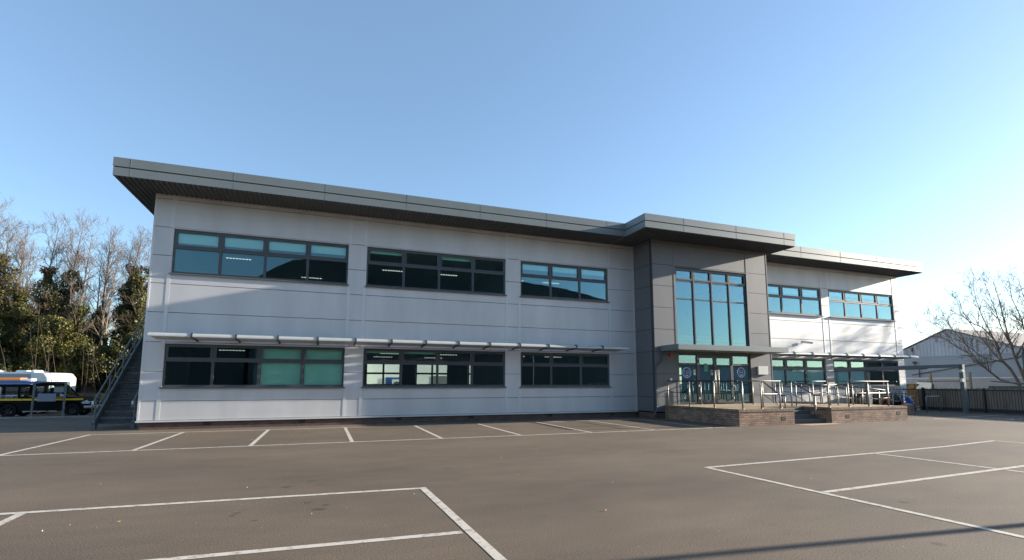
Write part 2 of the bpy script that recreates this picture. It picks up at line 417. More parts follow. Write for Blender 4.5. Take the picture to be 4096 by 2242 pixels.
# ------------------------------------------------------------------ OFFICE BUILDING
B0 = thing('office_building', 'long two storey silver grey clad office block with flat overhanging roof', 'building', (19,0,0))
SE = [.30,.937,1.921,2.906,3.909,4.898,5.866,6.86,7.856,8.03]
SE2 = [.30,.95,1.95,2.945,3.935,4.915,5.91,6.884,7.873,8.03]
UT, UB, LT, LB = 6.824, 5.267, 2.855, 1.392
G = .0115
def panels(pan, back, cols, seams, y=0.0):
    for (xa, xb, ops) in cols:
        for z0, z1 in zip(seams, seams[1:]):
            iv = [(z0+G, z1-G)]
            for (o0, o1) in ops:
                nv = []
                for (a, c) in iv:
                    if o1 <= a or o0 >= c: nv.append((a, c)); continue
                    if o0 > a+.01: nv.append((a, o0))
                    if o1 < c-.01: nv.append((o1, c))
                iv = nv
            for (a, c) in iv: pan.box(xa+.004, xb-.004, y, y+.055, a, c)
        iv = [(seams[0], seams[-1])]
        for (o0, o1) in ops:
            nv = []
            for (a, c) in iv:
                if o1 <= a or o0 >= c: nv.append((a, c)); continue
                if o0 > a: nv.append((a, o0))
                if o1 < c: nv.append((o1, c))
            iv = nv
        for (a, c) in iv: back.box(xa-.001, xb+.001, y+.058, y+.20, a, c)
ULW = [(UB,UT),(LB,LT)]
colsL = [(0.0,.614,[]),(.614,6.352,ULW),(6.352,7.04,[]),(7.04,12.768,ULW),(12.768,13.471,[]),(13.471,17.815,ULW),(17.815,19.258,[])]
colsR = [(26.066,27.2,[]),(27.2,31.556,ULW),(31.556,32.162,[]),(32.162,37.585,ULW),(37.585,38.15,[])]
pan = MB(); back = MB()
panels(pan, back, colsL, SE); pan.build('cladding', 'panel', B0)
pan = MB(); panels(pan, back, colsR, SE); pan.build('cladding', 'panel', B0)
b = back
b.box(0,.2, .21, 14, .3, 8.03); b.box(37.95,38.15, .21, 14, .3, 8.03)       # end walls
for z0, z1 in ((.3,1.39),(2.85,5.27),(6.82,8.03)): b.box(.21,37.94, 13.8, 14, z0, z1)
xw = [.21,1.6,3.4,4.6,6.6,8.2,10.4,11.4,13.6,15,17,18.4,20.5,22,24.5,26,28,29,31.2,32,34.5,35.5,37.94]
for i in range(0, len(xw)-1, 2): b.box(xw[i], xw[i+1], 13.8, 14, 1.391, 2.849); b.box(xw[i], xw[i+1], 13.8, 14, 5.271, 6.819)
b.build('inner_wall', 'interior_wall', B0)
for i in range(1, len(xw)-1, 2):
    for z0, z1 in ((1.39,2.85),(5.27,6.82)):
        a_, c_ = xw[i], xw[i+1]; q = MB(); zm = z0+(z1-z0)*.52
        q.box(a_,c_,13.72,13.79,z0,z0+.07); q.box(a_,c_,13.72,13.79,z1-.07,z1); q.box(a_,a_+.08,13.72,13.79,z0+.07,z1-.07); q.box(c_-.08,c_,13.72,13.79,z0+.07,z1-.07)
        q.box(a_+.08,c_-.08,13.725,13.785,zm-.06,zm+.06); xm = (a_+c_)/2; q.box(xm-.06,xm+.06,13.72,13.79,z0+.07,zm-.06); q.box(xm-.06,xm+.06,13.72,13.79,zm+.06,z1-.07)
        q.build('rear_window_frame', 'frame', B0)
# vertical joint strips
def strip(x0, x1, z0, z1, y0=-.008, m='panel_strip'):
    q = MB(); q.box(x0, x1, y0, y0+.007, z0, z1); q.build('joint_strip', m, B0)
for x, hw in [(x, .055) for x in (.56,6.405,6.985,12.82,13.415,17.87)] + [(x, .05) for x in (27.15,31.61,32.11,37.64)]:
    strip(x-hw, x+hw, .31, LB-.05); strip(x-hw, x+hw, LT+.03, UB-.05); strip(x-hw, x+hw, UT+.03, 8.02)
strip(19.13,19.255,.31,8.02,-.012); strip(-.008,.05,.31,8.02)
for xa, xb in ((-.03,19.25),(26.07,38.18)):
    dr = MB(); dr.box(xa,xb,-.045,.05,.245,.295); dr.build('drip_trim', 'panel_strip', B0)
pl = MB(); pl.box(.06,19.25,.03,.2,-.02,.243); pl.box(26.07,38.1,.03,.2,-.02,.243); pl.box(19.3,26.02,-1.385,-1.2,-.02,.243); pl.box(19.3,19.45,-1.19,.02,-.02,.243)
pl.build('brick_plinth', 'plinth_brick', B0)
for x in (2.0,4.98,8.42,11.31,14.83,17.9):
    q = MB(); q.box(x-.11,x+.11,.02,.06,.11,.22); o = q.build('air_brick', 'air_brick', B0)

def window(x0, x1, z0, z1, n, zt, y=0.0, blinds=(), sashes=True):
    """frame with mullions and transom, panes, sill, head flashing; recessed from the cladding face"""
    f = MB(); ya, yb = y+.045, y+.115; t = .055
    f.box(x0,x1,ya,yb,z0,z0+t+.02); f.box(x0,x1,ya,yb,z1-t,z1); f.box(x0,x0+t,ya,yb,z0+t+.02,z1-t); f.box(x1-t,x1,ya,yb,z0+t+.02,z1-t)
    wl = (x1-x0)/n
    for k in range(1, n): f.box(x0+k*wl-.045, x0+k*wl+.045, ya, yb, z0+t+.02, zt-.045); f.box(x0+k*wl-.045, x0+k*wl+.045, ya, yb, zt+.045, z1-t)
    f.box(x0+t, x1-t, ya-.004, yb, zt-.045, zt+.045)
    g = MB(); g.box(x0+t, x1-t, y+.085, y+.091, z0+t+.02, z1-t)
    if sashes:
        for k in range(n):
            a = x0+k*wl+(t if k == 0 else .045); c = x0+(k+1)*wl-(t if k == n-1 else .045); s = .05
            zb_, zt_ = zt+.045, z1-t
            for bx in ((a,c,zb_,zb_+s),(a,c,zt_-s,zt_),(a,a+s,zb_+s,zt_-s),(c-s,c,zb_+s,zt_-s)): f.box(bx[0],bx[1],ya-.014,ya-.001,bx[2],bx[3])
            f.box((a+c)/2-.2,(a+c)/2+.2,ya-.022,ya-.0145,zt_-.03,zt_-.012)           # trickle vent
    fo = f.build('window', 'frame', B0)
    g.build('pane', 'glass', fo)
    s = MB(); s.box(x0-.05, x1+.05, y-.075, y+.06, z0-.045, z0-.002); s.build('sill', 'sill', fo)
    h = MB(); h.box(x0-.04, x1+.04, y-.03, y+.05, z1+.002, z1+.026); h.build('head_flashing', 'panel_strip', fo)
    for (k, za, zb_, m) in blinds:
        q = MB(); q.box(x0+k*wl+.06, x0+(k+1)*wl-.06, y+.125, y+.14, za, zb_); q.build('blind', m, fo)
    return fo
zu, zl = 6.185, 2.30
window(.614,6.352,UB,UT,4,zu,blinds=[(k,6.36+.02*k,6.80,'blind') for k in range(4)])
window(7.04,12.768,UB,UT,4,zu,blinds=[(k,6.6,6.80,'blind_teal') for k in (0,2)])
window(13.471,17.815,UB,UT,3,zu,blinds=[(k,6.48,6.80,'blind') for k in range(3)])
window(27.2,31.556,UB,UT,3,zu,blinds=[(k,6.40,6.80,'blind') for k in range(3)])
window(32.162,37.585,UB,UT,4,zu,blinds=[(k,6.5,6.80,'blind') for k in range(4)])
window(.614,6.352,LB,LT,4,zl,blinds=[(2,1.42,2.84,'blind_teal'),(3,1.42,2.84,'blind_teal')])
window(7.04,12.768,LB,LT,4,zl,blinds=[(0,2.68,2.84,'blind_teal'),(1,2.68,2.84,'blind_teal')])
window(13.471,17.815,LB,LT,3,zl)
window(27.2,31.556,LB,LT,3,zl,blinds=[(k,1.42,2.22,'blind') for k in range(3)])
window(32.162,37.585,LB,LT,4,zl,blinds=[(k,1.42,2.22,'blind') for k in (0,1)])

# entrance block
G = .008
pan = MB(); bk2 = MB()
CW = (3.2,6.824); DO = (.60,2.88)
panels(pan, bk2, [(19.26,20.5,[]),(20.5,24.7,[CW,DO]),(24.7,26.06,[])], SE2, y=-1.42)
# side faces of the block
for z0, z1 in zip(SE2, SE2[1:]):
    pan.box(19.262,19.315,-1.36,-.02,z0+G,z1-G); pan.box(26.005,26.058,-1.36,-.02,z0+G,z1-G)
pan.build('entrance_cladding', 'panel_dark', B0)
bk2.box(19.32,19.45,-1.2,.05,.3,8.03); bk2.box(25.87,26.0,-1.2,.05,.3,8.03)
bk2.build('inner_wall', 'joint', B0)
for x in (20.45,24.75): strip(x-.05,x+.05,3.21,8.02,-1.429,'panel_dark'); strip(x-.05,x+.05,.62,2.9,-1.429,'panel_dark')
strip(26.02,26.064,.31,8.02,-1.428,'panel_dark')
# curtain wall
f = MB(); x0, x1, z0, z1 = 20.5, 24.7, 3.2, 6.824; ya, yb = -1.36, -1.28; wl = (x1-x0)/4
f.box(x0,x1,ya,yb,z1-.06,z1); f.box(x0,x1,ya,yb,z0,z0+.06); f.box(x0,x0+.05,ya,yb,z0+.06,z1-.06); f.box(x1-.05,x1,ya,yb,z0+.06,z1-.06)
for k in (1,2,3): f.box(x0+k*wl-.03,x0+k*wl+.03,ya-.02,yb,z0+.06,z1-.06)
for k in range(4):
    a, c = x0+k*wl+(.05 if k==0 else .03), x0+(k+1)*wl-(.05 if k==3 else .03)
    f.box(a,c,ya,yb,5.365,5.42); f.box(a,c,ya,yb,6.2,6.27)
    s = .06; zb_, zt_ = 6.27, z1-.06
    for bx in ((a,c,zb_,zb_+s),(a,c,zt_-s,zt_),(a,a+s,zb_+s,zt_-s),(c-s,c,zb_+s,zt_-s)): f.box(bx[0],bx[1],ya-.016,ya-.001,bx[2],bx[3])
fo = f.build('curtain_wall', 'frame', B0)
g = MB(); g.box(x0+.05,x1-.05,-1.315,-1.309,z0+.06,z1-.06); g.build('pane', 'glass', fo)
h = MB(); h.box(x0-.05,x1+.05,-1.45,-1.37,z1+.002,z1+.03); h.build('head_flashing', 'frame', fo)
# canopy
b = MB(); b.box(19.56,25.8,-2.62,-1.43,2.955,3.19); cp = b.build('entrance_canopy', 'fascia', B0, bevel=.006)
for x in (22.1,23.9):
    q = MB(); q.cyl((x,-2.05,2.935),(x,-2.05,2.953),.07,16); q.build('downlight', 'white_trim', cp)
# entrance screen
f = MB(); ya, yb = -1.37, -1.29
for x in (20.5,21.55,23.6,24.63): f.box(x,x+.07,ya,yb,.62,2.86)
f.box(20.57,21.55,ya,yb,2.36,2.45); f.box(23.67,24.63,ya,yb,2.36,2.45); f.box(20.57,21.55,ya,yb,.62,.68); f.box(23.67,24.63,ya,yb,.62,.68)
for xa, xb in ((20.57,21.55),(21.62,23.6),(23.67,24.63)): f.box(xa,xb,ya,yb,2.80,2.86)
es = f.build('entrance_screen', 'frame', B0)
for xa, xb in ((20.57,21.55),(23.67,24.63)):
    g = MB(); g.box(xa,xb,-1.335,-1.329,.68,2.80); g.build('pane', 'glass', es)
for (xa, xb, hx) in ((21.625,22.605,22.50),(22.615,23.595,22.69)):
    d = MB()
    for bx in ((xa,xa+.085,.64,2.78),(xb-.085,xb,.64,2.78),(xa+.085,xb-.085,.64,.78),(xa+.085,xb-.085,2.69,2.78)): d.box(bx[0],bx[1],-1.375,-1.31,bx[2],bx[3])
    do = d.build('entrance_door', 'frame', B0)
    g = MB(); g.box(xa+.085,xb-.085,-1.345,-1.339,.78,2.69); g.build('pane', 'glass', do)
    h = MB(); h.cyl((hx,-1.47,.76),(hx,-1.47,2.30),.024,10)
    for z in (.80,2.26): h.cyl((hx,-1.47,z),(hx,-1.38,z),.018,8)
    h.build('handle', 'steel', do, smooth=True)
    for z in (.86,1.42,2.42,2.66):
        q = MB(); hx2 = xa-.02 if hx < 22.6 else xb+.02; q.cyl((hx2,-1.40,z-.05),(hx2,-1.40,z+.05),.028,10); q.build('hinge', 'plastic_white', do, smooth=True)
# stickers and notices on the glass (parts of the entrance screen)
def sticker(x, z, two):
    y = -1.342
    b = MB(); b.cyl((x,y-.004,z),(x,y,z),.245,32); s = b.build('round_sticker', 'sticker_blue', es)
    b = MB(); b.cyl((x,y-.007,z),(x,y-.0045,z),.195,32); b.build('sticker_face', 'sticker_navy', s)
    b = MB(); q = y-.0095
    def man(cx, cz, h):
        b.disc((cx,q,cz+h*.42), h*.1, n=10); b.box(cx-h*.1,cx+h*.1,q,q+.002,cz-.05*h,cz+h*.28); b.box(cx-h*.08,cx-h*.02,q,q+.002,cz-h*.45,cz-.05*h); b.box(cx+h*.02,cx+h*.08,q,q+.002,cz-h*.45,cz-.05*h)
    if two:
        man(x-.09,z,.14); man(x+.09,z,.14); b.box(x-.04,x+.04,q,q+.002,z-.006,z+.006)
        b.add([(x-.055,q,z),(x-.035,q,z-.016),(x-.035,q,z+.016)],[(0,1,2)]); b.add([(x+.055,q,z),(x+.035,q,z-.016),(x+.035,q,z+.016)],[(0,1,2)])
        b.box(x-.11,x+.11,q,q+.002,z+.085,z+.092); b.box(x-.12,x+.12,q,q+.002,z-.10,z-.09)
    else:
        man(x-.12,z+.05,.09); man(x-.03,z+.05,.09); man(x+.06,z+.05,.09); man(x+.12,z+.05,.09)
        for k, cx in enumerate((-.11,-.04,.05,.12)): b.disc((x+cx,q,z-.055),.017,n=10)
        b.box(x-.04,x+.13,q,q+.002,z-.02,z-.012)
    b.box(x-.07,x+.07,q,q+.002,z-.15,z-.12)
    b.build('sticker_marks', 'sticker_white', s)
sticker(21.0,2.02,False); sticker(24.17,2.05,True)
def notice(x, z, wd, ht, m, mark, y=-1.352):
    b = MB(); b.box(x-wd/2,x+wd/2,y-.004,y,z-ht/2,z+ht/2); s = b.build('notice', m, es)
    b = MB()
    if mark == 'notice_red':
        pts = [(x+.045*math.cos(R(a)), y-.007, z+.03+.045*math.sin(R(a))) for a in range(0,361,30)]; b.tube(pts,.006,4); b.obox((x-.03,y-.007,z+.06),(x+.03,y-.007,z),.004,.012)
    elif mark == 'ink':
        b.disc((x,y-.006,z+.035),.048,n=16); b.box(x-.05,x+.05,y-.007,y-.0045,z-.065,z-.04)
    else:
        for k in range(5): b.box(x-wd*.35,x+wd*.35,y-.007,y-.0045,z+ht*.36-k*ht*.17,z+ht*.40-k*ht*.17)
    b.build('notice_marks', mark if mark in M else 'ink', s)
notice(21.43,2.03,.12,.24,'sticker_white','notice_red'); notice(22.42,2.03,.12,.22,'sticker_white','ink'); notice(22.80,2.03,.12,.22,'sticker_white','ink')
notice(22.08,2.26,.19,.36,'notice_green','lines')
# fittings on the block
b = MB(); b.box(25.09,25.69,-1.50,-1.43,1.95,2.35); o = b.build('sign_box', 'plastic_white', B0, bevel=.008)
b = MB(); b.box(20.0,20.1,-1.46,-1.425,1.66,1.76); b.build('door_entry_unit', 'plastic_white', B0)
b = MB(); b.box(20.0,20.14,-1.50,-1.425,2.72,2.84); b.build('alarm_sounder', 'alarm_red', B0, bevel=.01)
b = MB(); b.tube([(19.62,-1.5,2.95),(19.62,-1.5,2.62),(19.53,-1.5,2.46),(19.25,-1.5,2.24),(19.20,-1.5,2.1),(19.20,-1.5,.42),(19.15,-1.5,.30),(18.98,-1.5,.03)],.04,10)
for z in (2.0,1.2,.5): b.cyl((19.20,-1.5,z),(19.20,-1.5,z+.05),.05,10)
b.build('downpipe', 'frame', B0, smooth=True)
b = MB(); b.box(29.48,29.6,-.04,-.001,3.57,3.71); b.tube([(29.54,-.04,3.64),(29.52,-.3,3.64),(29.48,-.38,3.70)],.02,8)
cm = b.build('security_camera', 'plastic_white', B0)
b = MB(); b.obox((29.36,-.36,3.74),(29.72,-.72,3.66),.11,.11); b.build('camera_body', 'plastic_white', cm, bevel=.01)
b = MB(); b.cyl((29.72,-.72,3.66),(29.745,-.745,3.655),.045,12); b.build('camera_lens', 'ink', cm)

# roof
def outline(d):
    return [(-.845+d,-1.29+d),(17.96+d,-1.29+d),(17.96+d,-2.79+d),(26.48-d,-2.79+d),(26.48-d,-1.29+d),(38.42-d,-1.29+d),(38.42-d,14.4-d),(-.845+d,14.4-d)]
b = MB(); b.prism(outline(0), 2, 8.335, 8.627); b.prism(outline(.05), 2, 8.29, 8.34); b.prism(outline(.012), 2, 8.035, 8.30)
rf = b.build('roof', 'fascia', B0)
xj = [-.373+2.905*k for k in range(14)]
for x in xj:
    yf = -2.79 if 17.96 < x < 26.48 else -1.29
    q = MB(); q.box(x-.006,x+.006,yf-.004,yf+.02,8.34,8.622); q.box(x-.006,x+.006,yf+.009,yf+.03,8.04,8.288); q.build('fascia_joint', 'fascia_joint', rf)
q = MB(); q.box(-.845+.03,17.94,-1.245,-1.24,8.296,8.334); q.box(18.0,26.44,-2.745,-2.74,8.296,8.334); q.box(26.5,38.38,-1.245,-1.24,8.296,8.334)
q.build('fascia_groove', 'groove', rf)
q = MB()
x = -.78
while x < 38.38:
    if 17.98 < x < 26.4: q.box(x,x+.07,-2.75,-1.43 if 19.1 < x < 26.1 else -.01,7.995,8.034)
    elif x < 17.9 or x > 26.55:
        q.box(x,x+.07,-1.25,-.01 if 0 < x+.07 and x < 38.15 else 14.3,7.995,8.034)
    x += .15
q.build('soffit_ribs', 'soffit', rf)
q = MB(); q.box(-.8,17.95,-1.26,-.005,8.026,8.0335); q.box(26.5,38.37,-1.26,-.005,8.026,8.0335); q.box(18,26.44,-2.76,-1.27,8.026,8.0335); q.box(18,19.25,-1.26,-.005,8.026,8.0335); q.box(-.8,-.005,.0,14.3,8.026,8.0335)
q.build('soffit_board', 'soffit', rf)
q = MB(); q.box(-.7,38.3,-1.1,14.2,8.628,8.66); q.build('roof_deck', 'roof_top', rf)

# brise-soleil: louvred sun shades over the lower windows
def brise(xa, xb, xb0):
    b = MB(); y0 = 0
    xs_ = []; x = xb0
    while x < xb-.2: xs_.append(x); x += 1.281
    prof = [(-.74,3.152),(-.84,3.140),(-.905,3.112),(-.94,3.07),(-.945,3.03),(-.93,3.012),(-.915,3.03),(-.915,3.06),(-.89,3.092),(-.835,3.118),(-.74,3.13)]
    nose = MB(); nose.prism(prof, 0, xa, xb)
    root = nose.build('sun_shade', 'brise_metal', B0, smooth=False)
    bl = MB()
    for k in range(5):
        yc = -.745+.155*k; zc = 3.052-.012*k
        bl.prism([(yc-.06,zc+.022),(yc-.02,zc+.034),(yc+.055,zc-.018),(yc+.06,zc-.028),(yc+.02,zc-.012)], 0, xa+.02, xb-.02)
    bl.build('louvre_blades', 'brise_metal', root)
    for x in xs_:
        q = MB(); q.prism([(-.955,3.005),(-.962,3.075),(-.90,3.165),(-.6,3.15),(-.01,3.13),(-.01,2.93),(-.12,2.955),(-.8,3.0)], 0, x-.03, x+.03)
        q.build('bracket', 'brise_dark', root)
brise(.35, 18.24, 1.56); brise(26.4, 37.9, 28.2)

# interior: floors, ceilings, rooms
b = MB(); b.box(.21,37.94,.21,13.79,.2,.25); b.box(.21,37.94,.21,13.79,3.55,3.62); b.build('inner_floor', 'interior_floor', B0)
b = MB(); b.box(.21,37.94,.30,13.79,2.92,2.95); b.box(.21,37.94,.30,13.79,6.93,6.96); b.build('inner_ceiling', 'ceiling_tile', B0)
b = MB(); b.box(.21,37.94,.22,.29,2.90,3.9); b.box(.21,37.94,.22,.29,6.9,8.0)
for x in (6.65,13.1,18.6,26.7,31.8): b.box(x,x+.12,.26,6.0,.26,2.91); b.box(x,x+.12,.26,7.0,3.63,6.92)
b.box(3.3,3.42,.26,5.0,.26,2.91); b.box(6.8,18.5,9.0,9.1,3.63,6.92); b.box(.3,3.3,5.01,5.1,.26,2.91); b.box(13.3,18.5,5.5,5.6,.26,2.91); b.box(27,37.9,9,9.1,3.63,6.0)
b.build('partition', 'interior_dark', B0)
for z, yy in ((2.905,(1.6,4.2,7.5)),(6.915,(1.6,4.4,7.6))):
    for x in (2.0,4.9,8.6,11.3,14.9,17.0,28.6,30.3,33.5,36.2):
        for y in yy:
            if (int(x*10)+int(y*10)) % 3 == 0: continue
            if z > 6 and y > 7 and (6.8 < x < 18.5 or x > 27): continue
            if z < 3 and y > 5.4 and (13 < x < 18.6 or x < 3.4): continue
            q = MB()
            for k in range(8): q.box(x-.5+k*.125,x-.43+k*.125,y-.035,y+.035,z-.012,z)
            q.build('louvre_light', 'lamp_lit', B0)

# ------------------------------------------------------------------ ESCAPE STAIR at the left end
S = thing('escape_staircase', 'grey steel external staircase with open handrails climbing the left end wall', 'staircase', (-.92,1,0))
sl_, y0s = .80, .92
def zs(y): return (y-y0s)*sl_
for x in (-1.46,-.36):
    b = MB(); b.obox((x,.95,.10),(x,5.55,.10+4.6*sl_),.06,.26,(0,-sl_,1)); b.box(x-.06,x+.06,.9,1.08,-.01,.22); b.build('stringer', 'galv', S)
for k in range(18):
    z = .20+.195*k; y = 1.0+.244*k
    b = MB(); b.box(-1.425,-.395,y,y+.27,z-.04,z); b.box(-1.425,-.395,y+.255,y+.275,z,z+.13); b.build('tread', 'galv_dark', S)
b = MB(); b.box(-1.5,-.33,5.45,7.4,3.62,3.72); b.build('landing', 'galv', S)
for x in (-1.43,-.39):
    for y in (7.3,):
        b = MB(); b.box(x-.05,x+.05,y-.05,y+.05,gz(y)-.02,3.6); b.build('support_post', 'galv', S)
for x, ys_ in ((-1.46,(.98,2.02,3.12,4.22,5.4)),(-.36,(.98,2.4,3.9,5.4))):
    b = MB(); b.tube([(x,.74,zs(.74)+.80),(x,.72,zs(.74)+.95),(x,.80,1.0+zs(.80)),(x,5.45,1.0+zs(5.45)),(x,7.35,1.0+zs(5.45))],.028,8); b.build('handrail', 'galv', S, smooth=True)
    b = MB(); b.tube([(x,.98,.52+zs(.98)),(x,5.45,.52+zs(5.45)),(x,7.35,.52+zs(5.45))],.022,8); b.build('mid_rail', 'galv', S, smooth=True)
    b = MB(); b.tube([(x,.735,.72),(x,.725,.93)],.03,8); b.build('rail_end', 'white_trim', S)
    for y in ys_:
        b = MB(); b.cyl((x,y,max(.15,zs(y)+.1)),(x,y,1.0+zs(y)),.025,8); b.build('baluster', 'galv', S)

# ------------------------------------------------------------------ ENTRANCE PLATFORM
YF, XL, XG0, XG1, XR, H = -5.6, 19.7, 22.38, 24.36, 28.85, .60
P = thing('entrance_platform', 'raised brick entrance platform with steps and soldier course coping', 'platform', (24,-3.5,0))
b = MB()
b.box(XL,XG0,YF,YF+.21,-.02,.49); b.box(XL,XL+.21,YF+.212,-1.39,-.02,.49); b.box(XG0-.21,XG0,YF+.212,-4.0,-.02,.49)
b.box(XG1,XR,YF,YF+.21,-.02,.49); b.box(XG1,XG1+.21,YF+.212,-4.0,-.02,.49); b.box(XR-.21,XR,YF+.212,-1.2,-.02,.36)
b.build('brick_wall', 'buff_brick', P)
b = MB()
b.box(XL-.012,XG0+.012,YF-.012,YF+.225,.491,.60); b.box(XL-.012,XL+.222,YF+.23,-1.44,.491,.60); b.box(XG0-.222,XG0+.012,YF+.23,-4.02,.491,.60)
b.box(XG1-.012,XR+.012,YF-.012,YF+.225,.491,.60); b.box(XG1-.012,XG1+.222,YF+.23,-4.02,.491,.60)
b.build('coping', 'coping_brick', P, bevel=.005)
b = MB(); b.poly([(XL+.21,-1.40,.592),(XL+.21,YF+.21,.592),(XG0-.21,YF+.21,.592),(XG0-.21,-4.0,.592),(XG1+.21,-4.0,.592),(XG1+.21,YF+.21,.592),(XR-.02,YF+.21,.592),(XR-.02,-4.1,.592),(26.7,-4.1,.592),(26.7,-.1,.592),(26.1,-.1,.592),(26.1,-1.40,.592)])
b.build('paved_deck', 'paving', P)
for k in range(4):
    b = MB(); y = YF+.25+.33*k; b.box(XG0+.002,XG1-.002,y,-4.0+.002*k,.15*k+(-.02 if k==0 else .001),.15*(k+1)-.008*(k==3)); b.build('step', 'step', P)
for x, z in ((21.83,.235),(25.25,.235),(28.3,.30)):
    b = MB(); b.box(x-.11,x+.11,YF-.005,YF+.02,z-.07,z+.07); o = b.build('air_brick', 'air_brick', P)
# ramp down towards the right
b = MB(); b.prism([(26.7,-.02),(26.7,.585),(28.83,.585),(28.83,.46),(26.72,.40)], 1, -4.08, -2.75); b.build('ramp', 'paving', P)
b = MB(); b.prism([(26.71,-.02),(26.71,.40),(33.3,.005),(33.3,-.02)], 1, -2.70, -1.35); b.build('ramp', 'paving', P)
b = MB(); b.prism([(26.7,-.02),(26.7,.66),(28.84,.62),(33.3,.12),(33.3,-.02)], 1, -1.34, -1.13); b.prism([(28.87,-.02),(28.87,.50),(33.3,.10),(33.3,-.02)], 1, -2.93, -2.72); b.build('ramp_kerb', 'buff_brick', P)
b = MB(); b.box(33.31,33.75,-2.95,-2.62,-.02,.50); b.build('ramp_pier', 'buff_brick', P)
b = MB(); b.poly([(22.4,-5.63,.004),(24.4,-5.63,.004),(24.35,-5.98,.004),(23.2,-6.12,.004),(22.55,-6.12,.004)]); tag(b.build('path', 'peach_paving'), kind='structure')

# ------------------------------------------------------------------ RAILINGS
def railing(label, path, posts, h=1.03, mid=.55, ends=(), dark=False, group='steel handrails of the entrance platform'):
    """path of deck points (x,y,z); posts on deck points"""
    t = thing('handrail', label, 'railing', path[0], 0, group)
    for (x,y,z) in posts:
        b = MB(); b.cyl((x,y,z-.01),(x,y,z+h-.09),.026,10); b.cyl((x,y,z+h-.09),(x,y,z+h-.01),.011,8); b.cyl((x,y,z-.008),(x,y,z+.012),.05,10)
        b.build('post', 'steel', t, smooth=True)
    b = MB(); top = [(x,y,z+h) for x,y,z in path]
    b.tube(list(ends[:1])+top+list(ends[1:]) if ends else top,.022,10); b.build('top_rail', 'black_metal' if dark else 'rail_cap', t, smooth=True)  # dark rails: black colour stands in for shade on the same steel
    if mid:
        b = MB(); b.tube([(x,y,z+mid) for x,y,z in path],.012,8); b.build('mid_rail', 'black_metal' if dark else 'steel', t, smooth=True)
    return t
Z = .60
railing('long handrail coloured dark as in shade running along the left edge of the platform', [(19.82,-1.46,Z),(19.82,-5.48,Z)], [(19.82,y,Z) for y in (-1.5,-2.87,-4.26)], dark=True)
railing('short handrail on the left brick front wall of the platform', [(19.9,-5.49,Z),(21.9,-5.49,Z)], [(x,-5.49,Z) for x in (20.0,20.9,21.83)])
railing('handrail with four posts on the right brick front wall', [(24.4,-5.45,Z),(28.05,-5.45,Z)], [(x,-5.45,Z) for x in (24.45,25.58,26.75,27.97)])
# sloping stair rails
def stairrail(label, x, yt, yb, zb, foot):
    t = thing('handrail', label, 'railing', (x,yt,.6), 0, 'steel handrails of the entrance platform')
    b = MB(); b.tube([(x,yt+.12,1.63),(x,yt,1.63),(x,yb,zb),(x,yb-.28,zb)],.022,10); b.build('top_rail', 'black_metal', t, smooth=True)
    b = MB(); b.tube([(x,yt,1.12),(x,yb-.05,zb-.47)],.016,8); b.build('mid_rail', 'steel', t, smooth=True)
    for (y,z0,z1) in foot:
        b = MB(); b.cyl((x,y,z0),(x,y,z1-.02),.026,10); b.build('post', 'steel', t, smooth=True)
stairrail('sloping stair rail standing on the left pier beside the steps', 22.15, -4.42, -5.25, 1.07, ((-4.40,.6,1.63),(-5.42,.6,1.07)))
stairrail('sloping stair rail rising from the ground at the right of the steps', 24.02, -4.15, -5.18, 1.07, ((-4.13,.585,1.63),(-5.20,0,1.07)))
railing('U shaped guard rail left of the double doors', [(21.52,-1.48,Z),(21.52,-2.44,Z)], [(21.52,-1.6,Z),(21.52,-2.42,Z)], h=1.06, mid=0, dark=True)
railing('U shaped guard rail right of the double doors', [(23.98,-1.48,Z),(23.98,-2.2,Z)], [(23.98,-1.55,Z),(23.98,-2.15,Z)], h=1.06, mid=0, dark=True)
railing('level handrail at the back of the landing behind the steps', [(24.45,-3.95,Z),(26.55,-3.95,Z),(26.62,-3.2,Z)], [(24.5,-3.95,Z),(25.5,-3.95,Z),(26.5,-3.95,Z)], dark=True)
railing('handrail falling along the upper ramp towards the doors', [(28.75,-5.35,.58),(28.75,-4.05,.56),(26.8,-4.05,.42)], [(28.75,-4.1,.56),(27.8,-4.05,.48),(26.85,-4.05,.42)], dark=True)
railing('handrail between the two ramp flights', [(28.6,-2.73,.46),(26.75,-2.73,.40)], [(28.5,-2.73,.46),(27.6,-2.73,.43),(26.8,-2.73,.40)], dark=True)
railing('long handrail falling along the outer edge of the lower ramp', [(28.95,-2.82,.42),(33.3,-2.82,.06)], [(29.1,-2.82,.42),(30.2,-2.82,.33),(31.4,-2.82,.23),(32.4,-2.82,.14),(33.2,-2.82,.06)], dark=True)
railing('long handrail falling along the wall side of the lower ramp', [(26.75,-1.24,.60),(33.3,-1.24,.10)], [(26.8,-1.24,.62),(28.1,-1.24,.52),(29.4,-1.24,.42),(30.7,-1.24,.31),(32.0,-1.24,.2),(33.2,-1.24,.1)], dark=True)
railing('handrail on the landing beside the right flank of the entrance block', [(26.16,-1.35,Z),(26.62,-1.0,Z),(26.62,-.2,Z)], [(26.62,-.3,Z),(26.62,-1.0,Z)], dark=True)

